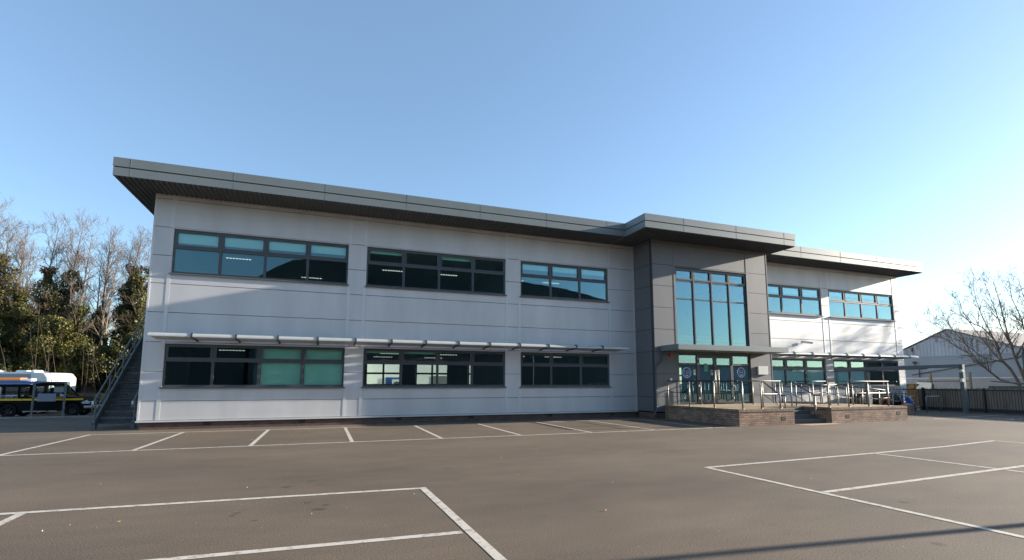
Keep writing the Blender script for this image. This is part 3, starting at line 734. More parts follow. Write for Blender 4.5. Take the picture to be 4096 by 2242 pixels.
# ------------------------------------------------------------------ FENCES, SHELTER, HOOPS (right)
def bowfence(label, p0, p1, h=1.25, step=.122, base=.08):
    p0, p1 = Vector(p0), Vector(p1); d = (p1-p0); Ln = d.length; d.normalize()
    t = thing('bow_top_fence', label, 'fence', tuple(p0))
    npost = max(2, int(round(Ln/2.75))+1)
    for i in range(npost):
        q = p0 + d*(Ln*i/(npost-1)); b = MB(); b.box(q.x-.035,q.x+.035,q.y-.035,q.y+.035,-.02,h+.02); b.build('post', 'black_metal', t)
    b = MB()
    for z in (base+.05, h-.10): b.obox((p0.x,p0.y,z),(p1.x,p1.y,z),.012,.05)
    k = 0; nb = int(Ln/step/2)
    for i in range(nb):
        a = p0 + d*(step*(2*i+.5)+.02); c = a + d*step; r = step/2
        pts = [(a.x,a.y,base)] + [tuple((a+c)/2 + d*(r*math.cos(math.pi-tt)) + Vector((0,0,h-.06+r*math.sin(tt)))) for tt in [math.pi*j/6 for j in range(7)]] + [(c.x,c.y,base)]
        b.tube(pts,.011,5)
    b.build('bow_bars', 'black_metal', t)
bowfence('black bow topped metal fence in front of the right end of the office wall', (32.5,-.62,0), (38.5,-.62,0), 1.29)
bowfence('long black bow topped metal fence in front of the grey boards by the wide bay', (38.5,-.70,0), (38.5,-9.3,0), 1.28)
T = thing('board_fence', 'grey brown close boarded fence behind the black bow topped railings', 'fence', (38.75,-4,0))
b = MB(); y = -.35
while y > -10: b.box(38.66+rnd.uniform(0,.012),38.70,y-.14,y-.003,.22,1.22+.0*rnd.random()-.012*(y+.35)*1.5); y -= .145
b.build('boards', 'timber_fence', T)
b = MB(); b.box(38.705,38.78,-10,-.35,.4,.5); b.box(38.705,38.78,-10,-.35,1.0,1.1); b.build('rail', 'timber_fence', T)
b = MB(); b.box(38.62,38.80,-10,-.35,-.02,.215); b.build('gravel_board', 'step', T)

T = thing('cycle_shelter', 'flat canopy shelter with slim dark roof edge on two grey posts', 'shelter', (36,-2.4,0))
A, C_ = Vector((37.22,-3.41,2.47)), Vector((30.6,-1.2,2.25)); dd = (C_-A).normalized(); qd = Vector((-dd.y,dd.x,0)); qd = qd if qd.y > 0 else -qd
b = MB(); b.obox(A, C_, .10, .17); b.build('roof_beam', 'canopy_grey', T)
b = MB(); b.obox(A+dd*1.9+qd*.45-Vector((0,0,.10)), C_+qd*.45-Vector((0,0,.10)), .78, .05); b.build('roof_deck', 'canopy_wood', T)
for (x,y,zt) in ((37.12,-3.38,2.54),(32.3,-1.70,2.30)):
    b = MB(); b.box(x-.09,x+.09,y-.09,y+.09,-.02,zt-.18 if x < 35 else zt); b.box(x-.16,x+.16,y-.16,y+.16,-.015,.02); b.build('post', 'galv', T)
b = MB(); b.ellipsoid((36.98,-3.42,2.18),.09,.09,.09,12,8); b.box(36.86,37.02,-3.5,-3.4,1.62,1.80); b.build('light_fitting', 'plastic_white', T)

def hoop(x0, x1, y, h, label):
    t = thing('cycle_stand', label, 'bike stand', ((x0+x1)/2,y,0), 0, 'steel cycle hoops under the canopy')
    r = .12; pts = [(x0,y,0)] + [(x0+r-r*math.cos(a), y, h-r+r*math.sin(a)) for a in [math.pi/2*k/4 for k in range(5)]] + [(x1-r+r*math.sin(a), y, h-r+r*math.cos(a)) for a in [math.pi/2*k/4 for k in range(5)]] + [(x1,y,0)]
    b = MB(); b.tube(pts,.026,10); b.build('hoop', 'steel', t, smooth=True)
    for x in (x0,x1):
        q = MB(); q.cyl((x,y,-.004),(x,y,.012),.06,12); q.build('base_flange', 'steel', t)
hoop(32.2,33.0,-1.30,.88,'steel cycle hoop farthest left behind the ramp handrails'); hoop(33.85,34.62,-1.30,.87,'steel cycle hoop second from left with a red bicycle beside it')
hoop(35.68,36.5,-1.35,.83,'steel cycle hoop in front of the blue bag'); hoop(35.75,36.95,-2.35,.85,'steel cycle hoop nearest the camera standing clear before the grey boards')

# blue bag and dark cover by the fence
def drape(name, label, cat, pts_fn, m, extra=None):
    t = thing(name, label, cat, (0,0,0))
    b = MB(); nu, nv = 28, 14
    vs = [pts_fn(i/(nu-1), j/(nv-1)) for j in range(nv) for i in range(nu)]
    b.add(vs, [(j*nu+i, j*nu+i+1, (j+1)*nu+i+1, (j+1)*nu+i) for j in range(nv-1) for i in range(nu-1)])
    o = b.build('cover', m, t, smooth=True)
    s = o.modifiers.new('t','SOLIDIFY'); s.thickness = .01
    if extra: extra(t)
    return t
def darkfn(u, v):
    x = 33.15+3.7*u; a = math.pi*(v-.02)/.96
    top = .90+.24*math.sin(u*3.0+.3)+.05*math.sin(u*23)+.03*math.sin(u*41+2); top *= min(1, .55+8*u*(1-u)*.6)
    wd = .30+.04*math.sin(u*17)
    return (x, -.30-wd*math.cos(a)+.02*math.sin(u*60+v*9), .32+(top-.32)*max(0,math.sin(a))**.6+.02*math.sin(u*37+v*7))
drape('covered_motorbike', 'low machine under a crumpled dark green cover behind the black railings', 'covered motorbike', darkfn, 'dark_cover',
      lambda t: [MB().cyl((x,-.33,.30),(x,-.27,.30),.30,18).build('wheel', 'tyre', t) for x in (33.7,36.2)])
def bluefn(u, v):
    x0, x1 = 36.2+.12*v, 36.95+.38*v
    return (x0+(x1-x0)*u, -.86-.12*math.sin(math.pi*u)-.07*v+.035*math.sin(u*19+v*3), .92-.18*u*(1-v)-.86*v+.01*math.sin(u*14))
def bext(t):
    b = MB()
    for (u, v) in ((.1,.02),(.22,.1),(.35,.02),(.5,.12),(.62,.05),(.75,.14),(.85,.03),(.55,.25),(.7,.3),(.84,.42),(.9,.25)):
        p = bluefn(u, v); s = .045; b.box(p[0]-s,p[0]+s,p[1]-.03,p[1]-.02,p[2]-s*.8,p[2]+s*.6)
    b.build('printed_patch', 'pattern_white', t)
drape('blue_bag', 'bright blue plastic bag with white printed patches hung on the railings', 'bag', bluefn, 'blue_cover', bext)
def bicycle(x, y, label, m):
    t = thing('bicycle', label, 'bicycle', (x,y,0), R(4))
    for wx in (-.52,.52):
        b = MB(); b.tube([(wx+.32*math.cos(a),0,.33+.32*math.sin(a)) for a in [2*math.pi*k/20 for k in range(21)]],.018,6,cap=False); wo = b.build('wheel', 'tyre', t, local=True)
        s = MB()
        for k in range(8): s.cyl((wx,0,.33),(wx+.31*math.cos(k*.785),0,.33+.31*math.sin(k*.785)),.003,4)
        s.build('spokes', 'steel', wo, local=True)
    b = MB()
    for p, q in (((-.52,0,.33),(-.12,0,.30)),((-.12,0,.30),(-.22,0,.78)),((-.22,0,.74),(.36,0,.76)),((-.12,0,.30),(.38,0,.68)),((-.52,0,.33),(-.21,0,.72)),((.52,0,.33),(.36,0,.84))): b.cyl(p,q,.018,8)
    b.build('frame', m, t, local=True)
    b = MB(); b.ellipsoid((-.24,0,.84),.13,.06,.03); b.build('saddle', 'ink', t, local=True)
    b = MB(); b.tube([(.30,-.25,.92),(.38,-.1,.90),(.38,.1,.90),(.30,.25,.92)],.013,8); b.cyl((.36,0,.82),(.38,0,.90),.015,8); b.build('handlebar', 'steel', t, local=True)
    b = MB(); b.box(-.64,-.60,-.05,.05,.62,.70); b.build('reflector', 'red_lens', t, local=True)
bicycle(34.45,-1.12,'red framed bicycle leaning at the second hoop','red_lens'); bicycle(33.0,-1.05,'dark blue bicycle parked at the leftmost hoop','van_blue')

# ------------------------------------------------------------------ RIGHT BACKGROUND
Wd = thing('warehouse', 'grey corrugated gabled warehouse with stained cladding behind the bare tree', 'warehouse', (60,9,0))
b = MB(); X = 60
gable = [(13.9,4.55),(9.42,6.50),(4.2,4.45),(4.2,3.95),(13.9,4.12)]
b.prism(gable, 0, X, X+.2)
y = 4.3
while y < 13.8:
    zt = 6.50-(9.42-y)*.393 if y < 9.42 else 6.50-(y-9.42)*.435
    b.box(X-.035,X-.001,y,y+.10,4.02,zt-.05); y += .3
b.build('gable_cladding', 'shed_grey', Wd)
b = MB()
for k in range(16):
    y = 4.8+rnd.random()*8.6; zt = 6.3-(9.42-y)*.39 if y < 9.42 else 6.3-(y-9.42)*.43
    h = rnd.uniform(.3,1.1); b.box(X-.042,X-.036,y,y+rnd.uniform(.08,.28),zt-h,zt)
b.build('rust_stain', 'shed_rust', Wd)
b = MB(); b.box(X-.12,X+.25,4.2,14.0,-.5,4.10); b.box(X-.16,X-.12,4.2,14,4.02,4.10); b.build('lower_wall', 'shed_band', Wd)
b = MB(); b.prism([(3.8,4.42),(9.42,6.62),(14.4,4.46),(14.4,4.38),(9.42,6.53),(3.8,4.33)], 0, X-.15, X+42)
b.build('roof', 'shed_roof', Wd)
b = MB(); b.box(X+.3,X+42,4.3,4.5,-.5,4.4); b.box(X+.3,X+42,13.7,13.9,-.5,4.4); b.build('side_wall', 'shed_band', Wd)
b = MB(); b.obox((X-.2,12.6,2.35),(X-.2,4.2,3.75),.06,.07); b.cyl((X-.25,11.9,2.1),(X-.25,11.9,2.9),.04); b.build('pipe', 'dark_rail', Wd)
b = MB(); b.cyl((X-.3,12.2,3.0),(X-.3,12.2,3.5),.03); b.ellipsoid((X-.35,12.2,3.55),.14,.2,.12); b.build('wall_lamp', 'dark_rail', Wd)
Wn = thing('industrial_unit', 'long flat roofed brick unit beyond the right edge of the yard', 'building', (66,-6,0))
b = MB(); b.box(60,74,-17,3.2,-.5,6.95); b.build('wall', 'plinth_brick', Wn); b = MB(); b.box(59.9,74.1,-17.1,3.3,6.96,7.1); b.build('roof', 'shed_roof', Wn)

T = thing('corrugated_fence', 'long pale grey corrugated sheet fence in front of the warehouse', 'fence', (52,6,0))
b = MB(); y = 14.0
while y > -6: b.box(51.98,52.0,y-.12,y,-.4,1.93); b.box(51.95,51.98,y-.08,y-.04,-.4,1.93); y -= .122
b.build('sheets', 'pale_fence', T); b = MB(); b.box(51.93,52.02,-6,14,1.931,1.99); b.build('capping', 'panel_strip', T)
T = thing('goalpost_frame', 'two rusty yellow posts joined by a dark rail behind the boards', 'post frame', (45,1.4,0))
for y, zt in ((2.58,2.2),(.32,2.23)):
    b = MB(); b.box(44.95,45.05,y-.05,y+.05,-.05,zt); b.box(44.94,45.06,y-.06,y+.06,zt-.02,zt+.03); b.build('post', 'post_yellow', T)
b = MB(); b.box(44.97,45.03,.37,3.4,1.66,1.72); b.build('cross_rail', 'dark_rail', T)
def tilted(name, label, cat, pts, th, m, sides=None, sm=None):
    t = thing(name, label, cat, (pts[0][0],pts[0][1],0))
    p = [Vector(q) for q in pts]; nrm = (p[1]-p[0]).cross(p[2]-p[0]).normalized()*th
    b = MB(); k = len(p); b.add([tuple(v) for v in p]+[tuple(v+nrm) for v in p], [tuple(range(k)), tuple(range(2*k-1,k-1,-1))]+[(i,i+k,(i+1)%k+k,(i+1)%k) for i in range(k)])
    b.build('lid', m, t)
    if sides:
        b = MB(); b.box(*sides); b.build('body', sm, t)
        q = MB()
        for yy in (sides[2]+.2, (sides[2]+sides[3])/2, sides[3]-.2): q.box(sides[0]-.05,sides[0]-.002,yy-.04,yy+.04,sides[4],sides[5])
        q.build('rib', sm, t)
    return t
tilted('waste_container', 'brown container with a cream lid propped open beyond the boards', 'container', [(44.6,3.25,1.64),(44.6,2.33,1.57),(44.0,2.05,1.15),(44.0,2.95,1.15)], .04, 'cream_sheet', (44.2,46,3.0,4.3,-.05,1.50), 'rust_wood')
tilted('green_skip', 'dark green skip with a sloping black lid below the bare tree', 'skip', [(45,-.72,1.66),(45,-2.8,1.42),(46.2,-2.8,1.42),(46.2,-.72,1.66)], .04, 'black_plastic', (45.0,46.4,-4.6,-.6,-.05,1.38), 'skip_green')

# ------------------------------------------------------------------ TREES
def branch_mesh(limbs, depth, r):
    """limbs: list of (points, r0, r1); sprouts side branches recursively; returns MB of wood, MB of twigs"""
    wood, twig = MB(), MB()
    def sprout(pts, r0, r1, lev):
        n = len(pts); m = len(pts); k = 5 if r0 > .03 else 3
        rad = [r0+(r1-r0)*i/(m-1) for i in range(m)]
        (wood if r0 > .03 else twig).tube(pts, rad, k, cap=False)
        if lev >= depth['lev']: return
        Ln = sum((Vector(pts[i+1])-Vector(pts[i])).length for i in range(m-1))
        cnt = int(depth['cnt'][lev]*max(.35, Ln/depth['ref'][lev]))
        for c in range(cnt):
            t = r.uniform(depth['t0'][lev], 1.0); fi = t*(m-1); i = min(int(fi), m-2); f = fi-i
            p = Vector(pts[i]).lerp(Vector(pts[i+1]), f); d = (Vector(pts[i+1])-Vector(pts[i])).normalized()
            a = d.orthogonal().normalized(); a.rotate(Matrix.Rotation(r.uniform(0,6.283), 3, d))
            ang = R(r.uniform(*depth['ang'])); nd = (d*math.cos(ang)+a*math.sin(ang)); nd.z += depth['up']; nd.normalize()
            ln = depth['len'][lev]*r.uniform(.45,1.1)*(1.15-.6*t)
            q = [p]; seg = 4 if lev < 2 else 3
            for s in range(seg):
                nd = (nd + Vector((r.uniform(-1,1),r.uniform(-1,1),r.uniform(-1,1)))*.17 + Vector((0,0,depth['up']*.35))).normalized()
                q.append(q[-1]+nd*ln/seg)
            rr = max(.0065, rad[i]*r.uniform(.4,.6)); sprout([tuple(v) for v in q], rr, max(.005, rr*.3), lev+1)
    for pts, r0, r1 in limbs: sprout(pts, r0, r1, 0)
    return wood, twig

def leaves(b, centre_fn, n, size, r):
    for i in range(n):
        p, nrm = centre_fn(); s = size*r.uniform(.6,1.5)
        d = Vector((r.gauss(0,1),r.gauss(0,1),r.gauss(0,1)))*.8 + nrm; d.normalize()
        a = d.orthogonal().normalized(); a.rotate(Matrix.Rotation(r.uniform(0,6.28),3,d)); c = d.cross(a)
        b.add([tuple(p-a*s), tuple(p-c*s*.6+d*s*.15), tuple(p+a*s), tuple(p+c*s*.6+d*s*.15)], [(0,1,2,3)])

def winter_tree(x, y, zt, stems, ivy_z, ivy_w, label, seed, lean=0.0, pale=False, spread=1.0, ivy='ivy'):
    spread = .62 if pale else .85
    r = random.Random(seed); z0 = gz(y); H = zt-z0
    t = thing('winter_tree', label, 'tree', (x,y,z0), 0, 'bare ivy clad trees along the left boundary')
    limbs = []; trunks = []
    for s in range(stems):
        a = r.uniform(0,6.28); sp = r.uniform(.03,.10)*(stems > 1); h = H*(1 if s == 0 else r.uniform(.78,.97))
        pts = []; wob = [r.uniform(-.12,.12) for _ in range(4)]
        for k in range(10):
            f = k/9
            pts.append((x+lean*f*H*.5+math.cos(a)*sp*H*f+wob[0]*math.sin(f*7+wob[1]*30), y+math.sin(a)*sp*H*f+wob[2]*math.sin(f*6+wob[3]*30), z0-.1+h*f))
        limbs.append((pts, .115*(H/13)*(1 if s == 0 else .75), .012)); trunks.append(pts)
    depth = dict(lev=3, cnt=(34,10,6), ref=(13,2.6,1.0), t0=(.38,.15,.1), ang=(25,62), up=.2, len=(3.2*spread,1.35*spread,.65))
    wood, twig = branch_mesh(limbs, depth, r)
    wood.build('trunk', 'bark_pale' if pale else 'bark', t, recalc=False); twig.build('twigs', 'twig_brown', t, recalc=False)
    if ivy_z:
        b = MB()
        def fn():
            pts = r.choice(trunks); f = min(1,(ivy_z+.9-z0)/H)*r.random(); fi = f*9; i = min(int(fi),8)
            p = Vector(pts[i]).lerp(Vector(pts[i+1]), fi-i); g = f*H/(ivy_z-z0)
            wd = ivy_w*(1.3-.62*g)*(.75+.45*math.sin(f*37+x*3))*r.uniform(.25,1)**.5
            a = r.uniform(0,6.283); n_ = Vector((math.cos(a),math.sin(a),.3)); return p+Vector((math.cos(a)*wd,math.sin(a)*wd,r.uniform(-.2,.2))), n_
        leaves(b, fn, int(3600+7500*ivy_w*(ivy_z-z0)/6), .082, r)
        b.build('ivy', ivy, t, recalc=False)
    return t
TREES = [
 (-19.2,29.0,14.6,2,10.5,1.5,'tall bare tree with thick ivy partly cut by the left frame edge',0,False),
 (-17.2,27.5,14.4,3,10.2,1.3,'broad bare tree at far left with ivy covering three stems',.0,False),
 (-15.6,28.5,13.9,2,9.6,1.15,'bare tree with ivy column leaning right above the black pickup',.06,False),
 (-14.2,29.0,14.0,2,9.4,1.0,'bare tree with ragged ivy to two thirds height above the motorhome roof',.05,False),
 (-12.55,27.0,13.3,2,6.4,.9,'pale twin stemmed bare tree with ivy only near its foot',.0,True),
 (-11.6,29.0,14.2,2,6.6,.8,'dark forked bare tree, tallest of those in the gap',.03,False),
 (-10.7,28.0,13.4,1,0,0,'slender single stemmed bare tree without ivy in the sky gap',.01,True),
 (-9.9,26.5,11.6,1,4.2,.5,'thin white barked tree standing left of the staircase head',.02,True),
 (-9.95,28.6,13.4,2,10.3,1.0,'bare tree with a dense dark ivy column left of the office corner',.0,False),
 (-7.9,28.5,13.3,2,10.2,.85,'bare tree with yellow green ivy nearest the office corner',-.01,False),
 (-6.3,29.5,13.6,2,9.0,.8,'bare tree half hidden behind the office corner',.0,False),
 (-18.3,33.0,14.6,2,8.5,1.2,'distant bare tree between the two leftmost ivy trees',.0,False),
 (-14.6,34.0,14.0,3,7.0,1.0,'distant many stemmed bare tree left of the sky gap',.0,False),
 (-8.6,34.0,13.8,2,7.0,.9,'distant bare tree between the two ivy columns by the office corner',.0,False)]
for i, (x,y,zt,st_,iz,iw,lab,ln,pale) in enumerate(TREES):
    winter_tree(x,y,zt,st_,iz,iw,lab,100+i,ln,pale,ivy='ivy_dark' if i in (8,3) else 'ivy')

def bush(x, y, w, h, label, seed, m='ivy_dark', n=9500):
    h *= 1.3; w *= 1.15
    r = random.Random(seed); z0 = gz(y); t = thing('ivy_bush', label, 'bush', (x,y,z0), 0, 'evergreen undergrowth below the bare trees')
    lob = [(r.uniform(-.6,.6)*w, r.uniform(-.4,.4), r.uniform(.25,.8)*h, r.uniform(.3,.55)*w) for _ in range(7)]
    b = MB()
    def fn():
        lx,ly,lz,lr = r.choice(lob); u = Vector((r.gauss(0,1),r.gauss(0,1),r.gauss(0,1))).normalized()
        p = Vector((x+lx,y+ly,z0+lz))+Vector((u.x*lr,u.y*lr*.8,u.z*lr*.9))*r.uniform(.55,1.05)
        p.z = max(z0+.05,p.z); return p, u
    leaves(b, fn, n, .068, r); b.build('foliage', m, t, recalc=False)
    b = MB()
    for k in range(8):
        a = r.uniform(0,6.28); q = [(x+r.uniform(-.6,.6)*w, y-r.uniform(0,.5), z0-.05)]
        for s in range(5): q.append((q[-1][0]+math.cos(a)*w*.16, q[-1][1]+math.sin(a)*w*.14-.05, q[-1][2]+h*r.uniform(.08,.26)))
        b.tube(q,[.022,.018,.014,.011,.008,.005],4,cap=False)
    b.build('stems', 'twig_brown', t, recalc=False)
BUSH = [(-19.0,25.5,1.9,5.2,'tall dark ivy thicket at the left frame edge'),(-16.6,25.8,1.8,5.4,'tall ivy thicket above the motorhome roof vent'),(-14.6,26,1.8,4.9,'dark ivy thicket above the motorhome roof'),(-12.7,25.6,1.7,6.0,'tallest ivy thicket below the pale twin stemmed tree'),(-11.1,26,1.5,4.6,'sunlit ivy thicket behind the white end of the motorhome'),(-9.6,25.4,1.6,4.2,'low ivy thicket right of the motorhome'),(-8.2,26,1.5,5.0,'ivy thicket left of the staircase rails'),(-6.6,26,1.5,4.8,'ivy thicket seen through the staircase rails')]
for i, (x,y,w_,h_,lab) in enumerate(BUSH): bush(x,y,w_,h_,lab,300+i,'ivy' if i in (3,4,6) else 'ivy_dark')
b = MB(); r = random.Random(5)
def fn():
    return Vector((r.uniform(-30,2), 31+r.uniform(0,2.5), -.3+r.random()**1.3*4.6)), Vector((.2,-1,.4))
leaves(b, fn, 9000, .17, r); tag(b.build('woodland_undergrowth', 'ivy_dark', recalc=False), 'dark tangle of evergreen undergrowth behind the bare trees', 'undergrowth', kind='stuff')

# big bare tree on the right
r = random.Random(42); tx = 47.5
def yz(L): return [(tx+.25*math.sin(i*1.3+k), y, z) for i, (y, z) in enumerate(L) for k in (0,)]
LIM = [([(-.85,.5),(-.88,1.48),(.02,1.79),(.45,2.39),(.92,2.98),(1.3,3.4),(2.06,3.92),(2.97,4.79),(3.96,5.14),(4.6,5.5)],0.0780,.012),
 ([(-.9,.3),(-.91,1.51),(-.59,2.47),(-.32,3.07),(-.22,3.78),(.06,4.44),(.71,5.33),(1.28,5.76),(1.9,6.6)],0.1014,.012),
 ([(-1.2,.2),(-1.23,1.55),(-1.1,2.39),(-1.01,3.25),(-.92,3.95),(-.67,4.84),(-.47,5.74),(-.4,7.2),(-.35,8.3)],0.1014,.012),
 ([(1.3,3.4),(1.6,3.89),(1.86,4.51),(2.26,5.3),(2.59,6.1),(3.0,7.0)],0.0351,.01),
 ([(2.06,3.92),(2.7,4.9),(3.3,5.7),(3.9,6.3)],0.0273,.01),
 ([(.5,2.43),(.67,3.15),(1.16,3.65),(1.71,4.38),(2.62,4.95),(3.4,5.7)],0.0390,.01),
 ([(-.22,3.78),(.3,4.9),(.6,6.0),(.7,7.2),(.78,8.4)],0.0429,.01),
 ([(-.59,2.47),(.3,3.6),(1.0,5.0),(1.5,6.4),(1.7,7.6)],0.0429,.01),
 ([(-1.01,3.25),(-1.5,4.4),(-1.4,5.8),(-1.2,7.0),(-1.15,8.3)],0.0546,.01),
 ([(-.92,3.95),(-.3,5.2),(-.1,6.6),(.1,8.2)],0.0468,.01),
 ([(-1.2,1.2),(-2.2,2.8),(-2.9,4.4),(-3.2,6.0),(-3.3,7.8)],0.0936,.012),
 ([(-1.2,2.2),(-1.9,4.0),(-2.2,5.8),(-2.1,8.0)],0.0702,.01),
 ([(-2.2,2.8),(-1.7,4.6),(-1.75,6.4),(-1.6,8.4)],0.0468,.01)]
T = thing('bare_tree', 'large spreading bare multi stemmed tree at the right frame edge', 'tree', (tx,-1,0))
depth = dict(lev=3, cnt=(15,8,4), ref=(4.5,1.6,.7), t0=(.28,.15,.15), ang=(25,60), up=.16, len=(1.8,.85,.42))
wood, twig = branch_mesh([(yz(p),a,c) for p,a,c in LIM], depth, r)
wood.build('trunk', 'bark_dark', T, recalc=False); twig.build('twigs', 'bark_dark', T, recalc=False)

# ------------------------------------------------------------------ VEHICLES AND YARD (left)
GZ = -.4
def wheel(t, x, y, rr, wd, face, local=True):
    b = MB(); s = -1 if face < 0 else 1
    prof = [(.62,.0),(.62,.06),(.80,.02),(.95,.0),(1,.04),(1,.16),(.95,.2),(.6,.2)]
    n_ = 24; vs = []; fs = []
    for k in range(n_):
        a = 2*math.pi*k/n_
        for (p, q) in prof: vs.append((x+rr*p*math.cos(a), y-s*(q/.2*wd) if s > 0 else y+(q/.2*wd), rr+rr*p*math.sin(a)))
    m_ = len(prof)
    for k in range(n_):
        for j in range(m_-1): fs.append((k*m_+j, ((k+1)%n_)*m_+j, ((k+1)%n_)*m_+j+1, k*m_+j+1))
    b.add(vs, fs); w_ = b.build('wheel', 'tyre', t, local=local, smooth=True)
    q = MB()
    yy = y+(.03 if s < 0 else -.03)
    for k in range(6):
        a = k*math.pi/3; q.obox((x,yy,rr),(x+rr*.6*math.cos(a),yy,rr+rr*.6*math.sin(a)),.02,.07)
    q.tube([(x+rr*.61*math.cos(a),yy,rr+rr*.61*math.sin(a)) for a in [2*math.pi*k/20 for k in range(21)]],.02,6,cap=False); q.cyl((x,yy-.02,rr),(x,yy+.02,rr),.07,12)
    q.build('rim', 'alloy', w_, local=local)
    return w_
# black pickup: nose towards +X, near side at local y=0
T = thing('pickup_truck', 'black double cab pickup with canopy and yellow reflective side stripe', 'pickup truck', (-9.2,16.2,GZ))
TW = 1.75
prof = [(-2.6,.45),(-2.62,.95),(-2.55,1.12),(-.0,1.12),(.92,1.12),(1.35,1.10),(2.05,1.0),(2.22,.88),(2.26,.55),(2.1,.36),(1.95,.34)]
# wheel arches cut as notches
arch = lambda cx: [(cx+.45*math.cos(a), .36+.45*math.sin(a)) for a in [math.pi*k/8 for k in range(9)]]
prof = [(-2.6,.40)] + [(-2.62,.95),(-2.55,1.14),(1.0,1.14),(1.40,1.11),(2.05,1.0),(2.24,.86),(2.28,.5),(2.12,.34),(1.90,.34)] + arch(1.45)[0:] + [(.98,.34),(-.93,.34)] + arch(-1.40) + [(-1.87,.36)]
b = MB(); b.prism(prof, 1, 0, TW); bo = b.build('body', 'truck_paint', T, local=True, bevel=.035)
b = MB(); b.prism([(-2.46,1.67),(-2.42,1.80),(-.5,1.82),(-.5,1.67)], 1, .06, TW-.06)
for y_ in (.06, TW-.12):
    for xa, xb in ((-2.5,-2.34),(-1.71,-1.60),(-1.06,-.94),(-.57,-.5)): b.box(xa,xb,y_,y_+.06,1.10,1.68)
b.build('canopy', 'truck_paint', T, local=True)
b = MB(); b.prism([(-.48,1.74),(-.44,1.86),(-.2,1.90),(.45,1.86),(.56,1.75)], 1, .07, TW-.07)
for y_ in (.07, TW-.13):
    for xa, xb in ((-.48,-.36),(.11,.19)): b.box(xa,xb,y_,y_+.06,1.10,1.75)
    b.obox((.52,y_+.03,1.79),(1.13,y_+.03,1.12),.06,.08)
b.build('cab', 'truck_paint', T, local=True)
b = MB()
for xs0 in (.05,-.75):
    for y_ in (.25,.95): b.box(xs0-.12,xs0+.06,y_,y_+.48,.9,1.42); b.box(xs0-.1,xs0+.02,y_+.14,y_+.34,1.42,1.62)
b.build('seat', 'black_plastic', T, local=True)
for (xa, xb, xc, xd, y_) in ((-2.35,-1.7,-1.72,-2.30,.05),(-1.6,-1.05,-1.05,-1.6,.05),(-.95,-.56,-.56,-.93,.05),(-.36,.12,.12,-.34,.06),(.18,.86,.42,.18,.06)):
    b = MB(); b.prism([(xa,1.22),(xb,1.22),(xc,1.66 if xa < -.5 else 1.74),(xd,1.66 if xa < -.5 else 1.74)], 1, y_-.006, y_+.004); b.build('side_window', 'car_glass', T, local=True)
    b = MB(); b.prism([(xa,1.22),(xb,1.22),(xc,1.66 if xa < -.5 else 1.74),(xd,1.66 if xa < -.5 else 1.74)], 1, TW-y_-.004, TW-y_+.006); b.build('side_window', 'car_glass', T, local=True)
b = MB(); b.poly([(.52,.15,1.82),(1.09,.12,1.17),(1.09,TW-.12,1.17),(.52,TW-.15,1.82)]); w_ = b.build('windscreen', 'car_glass', T, local=True); s_ = w_.modifiers.new('t','SOLIDIFY'); s_.thickness = .012; s_.offset = 1
for k, (xa, xb) in enumerate(((-2.6,-.82),(-.8,.98),(1.0,1.95))):
    b = MB(); b.box(xa,xb,-.008,-.002,.93,1.03); b.build('reflective_stripe', 'yellow_tape', T, local=True)
b = MB(); b.box(-.86,-.85,-.006,-.001,.45,1.12); b.box(.93,.94,-.006,-.001,.45,1.1); b.build('door_seam', 'black_plastic', T, local=True)
b = MB()
for k, (xa, xb) in enumerate(((-1.95,-1.15),(-2.0,-1.2),(-2.1,-1.05))): 
    x = xa
    while x < xb: b.box(x, x+rnd.uniform(.03,.07), .044, .05, 1.0+.07*(2-k)+.06, 1.035+.07*(2-k)+.06); x += rnd.uniform(.06,.1)
b.v = [(x_, -.006+.004*(0 if y_ < .047 else 1), z_) for x_, y_, z_ in b.v]
b.build('side_lettering', 'van_white', T, local=True)
for y_ in (.02, TW-.02-.3):
    b = MB(); b.prism([(1.85,.80),(2.12,.93),(2.245,.84),(2.25,.72),(1.95,.72)], 1, y_-.03, y_+.33); b.build('headlight', 'lamp_glass', T, local=True, bevel=.01)
b = MB()
for k in range(4): b.box(2.26,2.275,.45,TW-.45,.62+.07*k,.65+.07*k)
b.box(2.255,2.285,.42,.46,.58,.88); b.box(2.255,2.285,TW-.46,TW-.42,.58,.88); b.build('grille', 'chrome', T, local=True)
b = MB(); b.box(2.0,2.32,-.02,TW+.02,.46,.60); b.build('front_bumper', 'chrome', T, local=True, bevel=.03)
b = MB(); b.box(2.325,2.335,.62,1.13,.42,.53); b.build('number_plate', 'plastic_white', T, local=True)
b = MB(); b.box(.66,.86,-.22,.0,1.16,1.36); b.build('wing_mirror', 'black_plastic', T, local=True, bevel=.03)
b = MB(); b.box(-.72,.80,-.06,.02,.30,.36); b.build('side_step', 'chrome', T, local=True)
b = MB(); b.box(-.56,-.42,.055,.065,1.16,1.20); b.build('side_lamp', 'orange_lens', T, local=True)
b = MB(); b.prism([(-.44,1.91),(-.40,2.0),(.3,1.98),(.55,1.88),(.45,1.87),(-.2,1.905)], 1, .2, TW-.2); b.build('roof_visor', 'black_plastic', T, local=True, bevel=.02)
for x in (1.45,-1.40): wheel(T, x, .02, .37, .24, -1); wheel(T, x, TW-.02, .37, .24, 1)

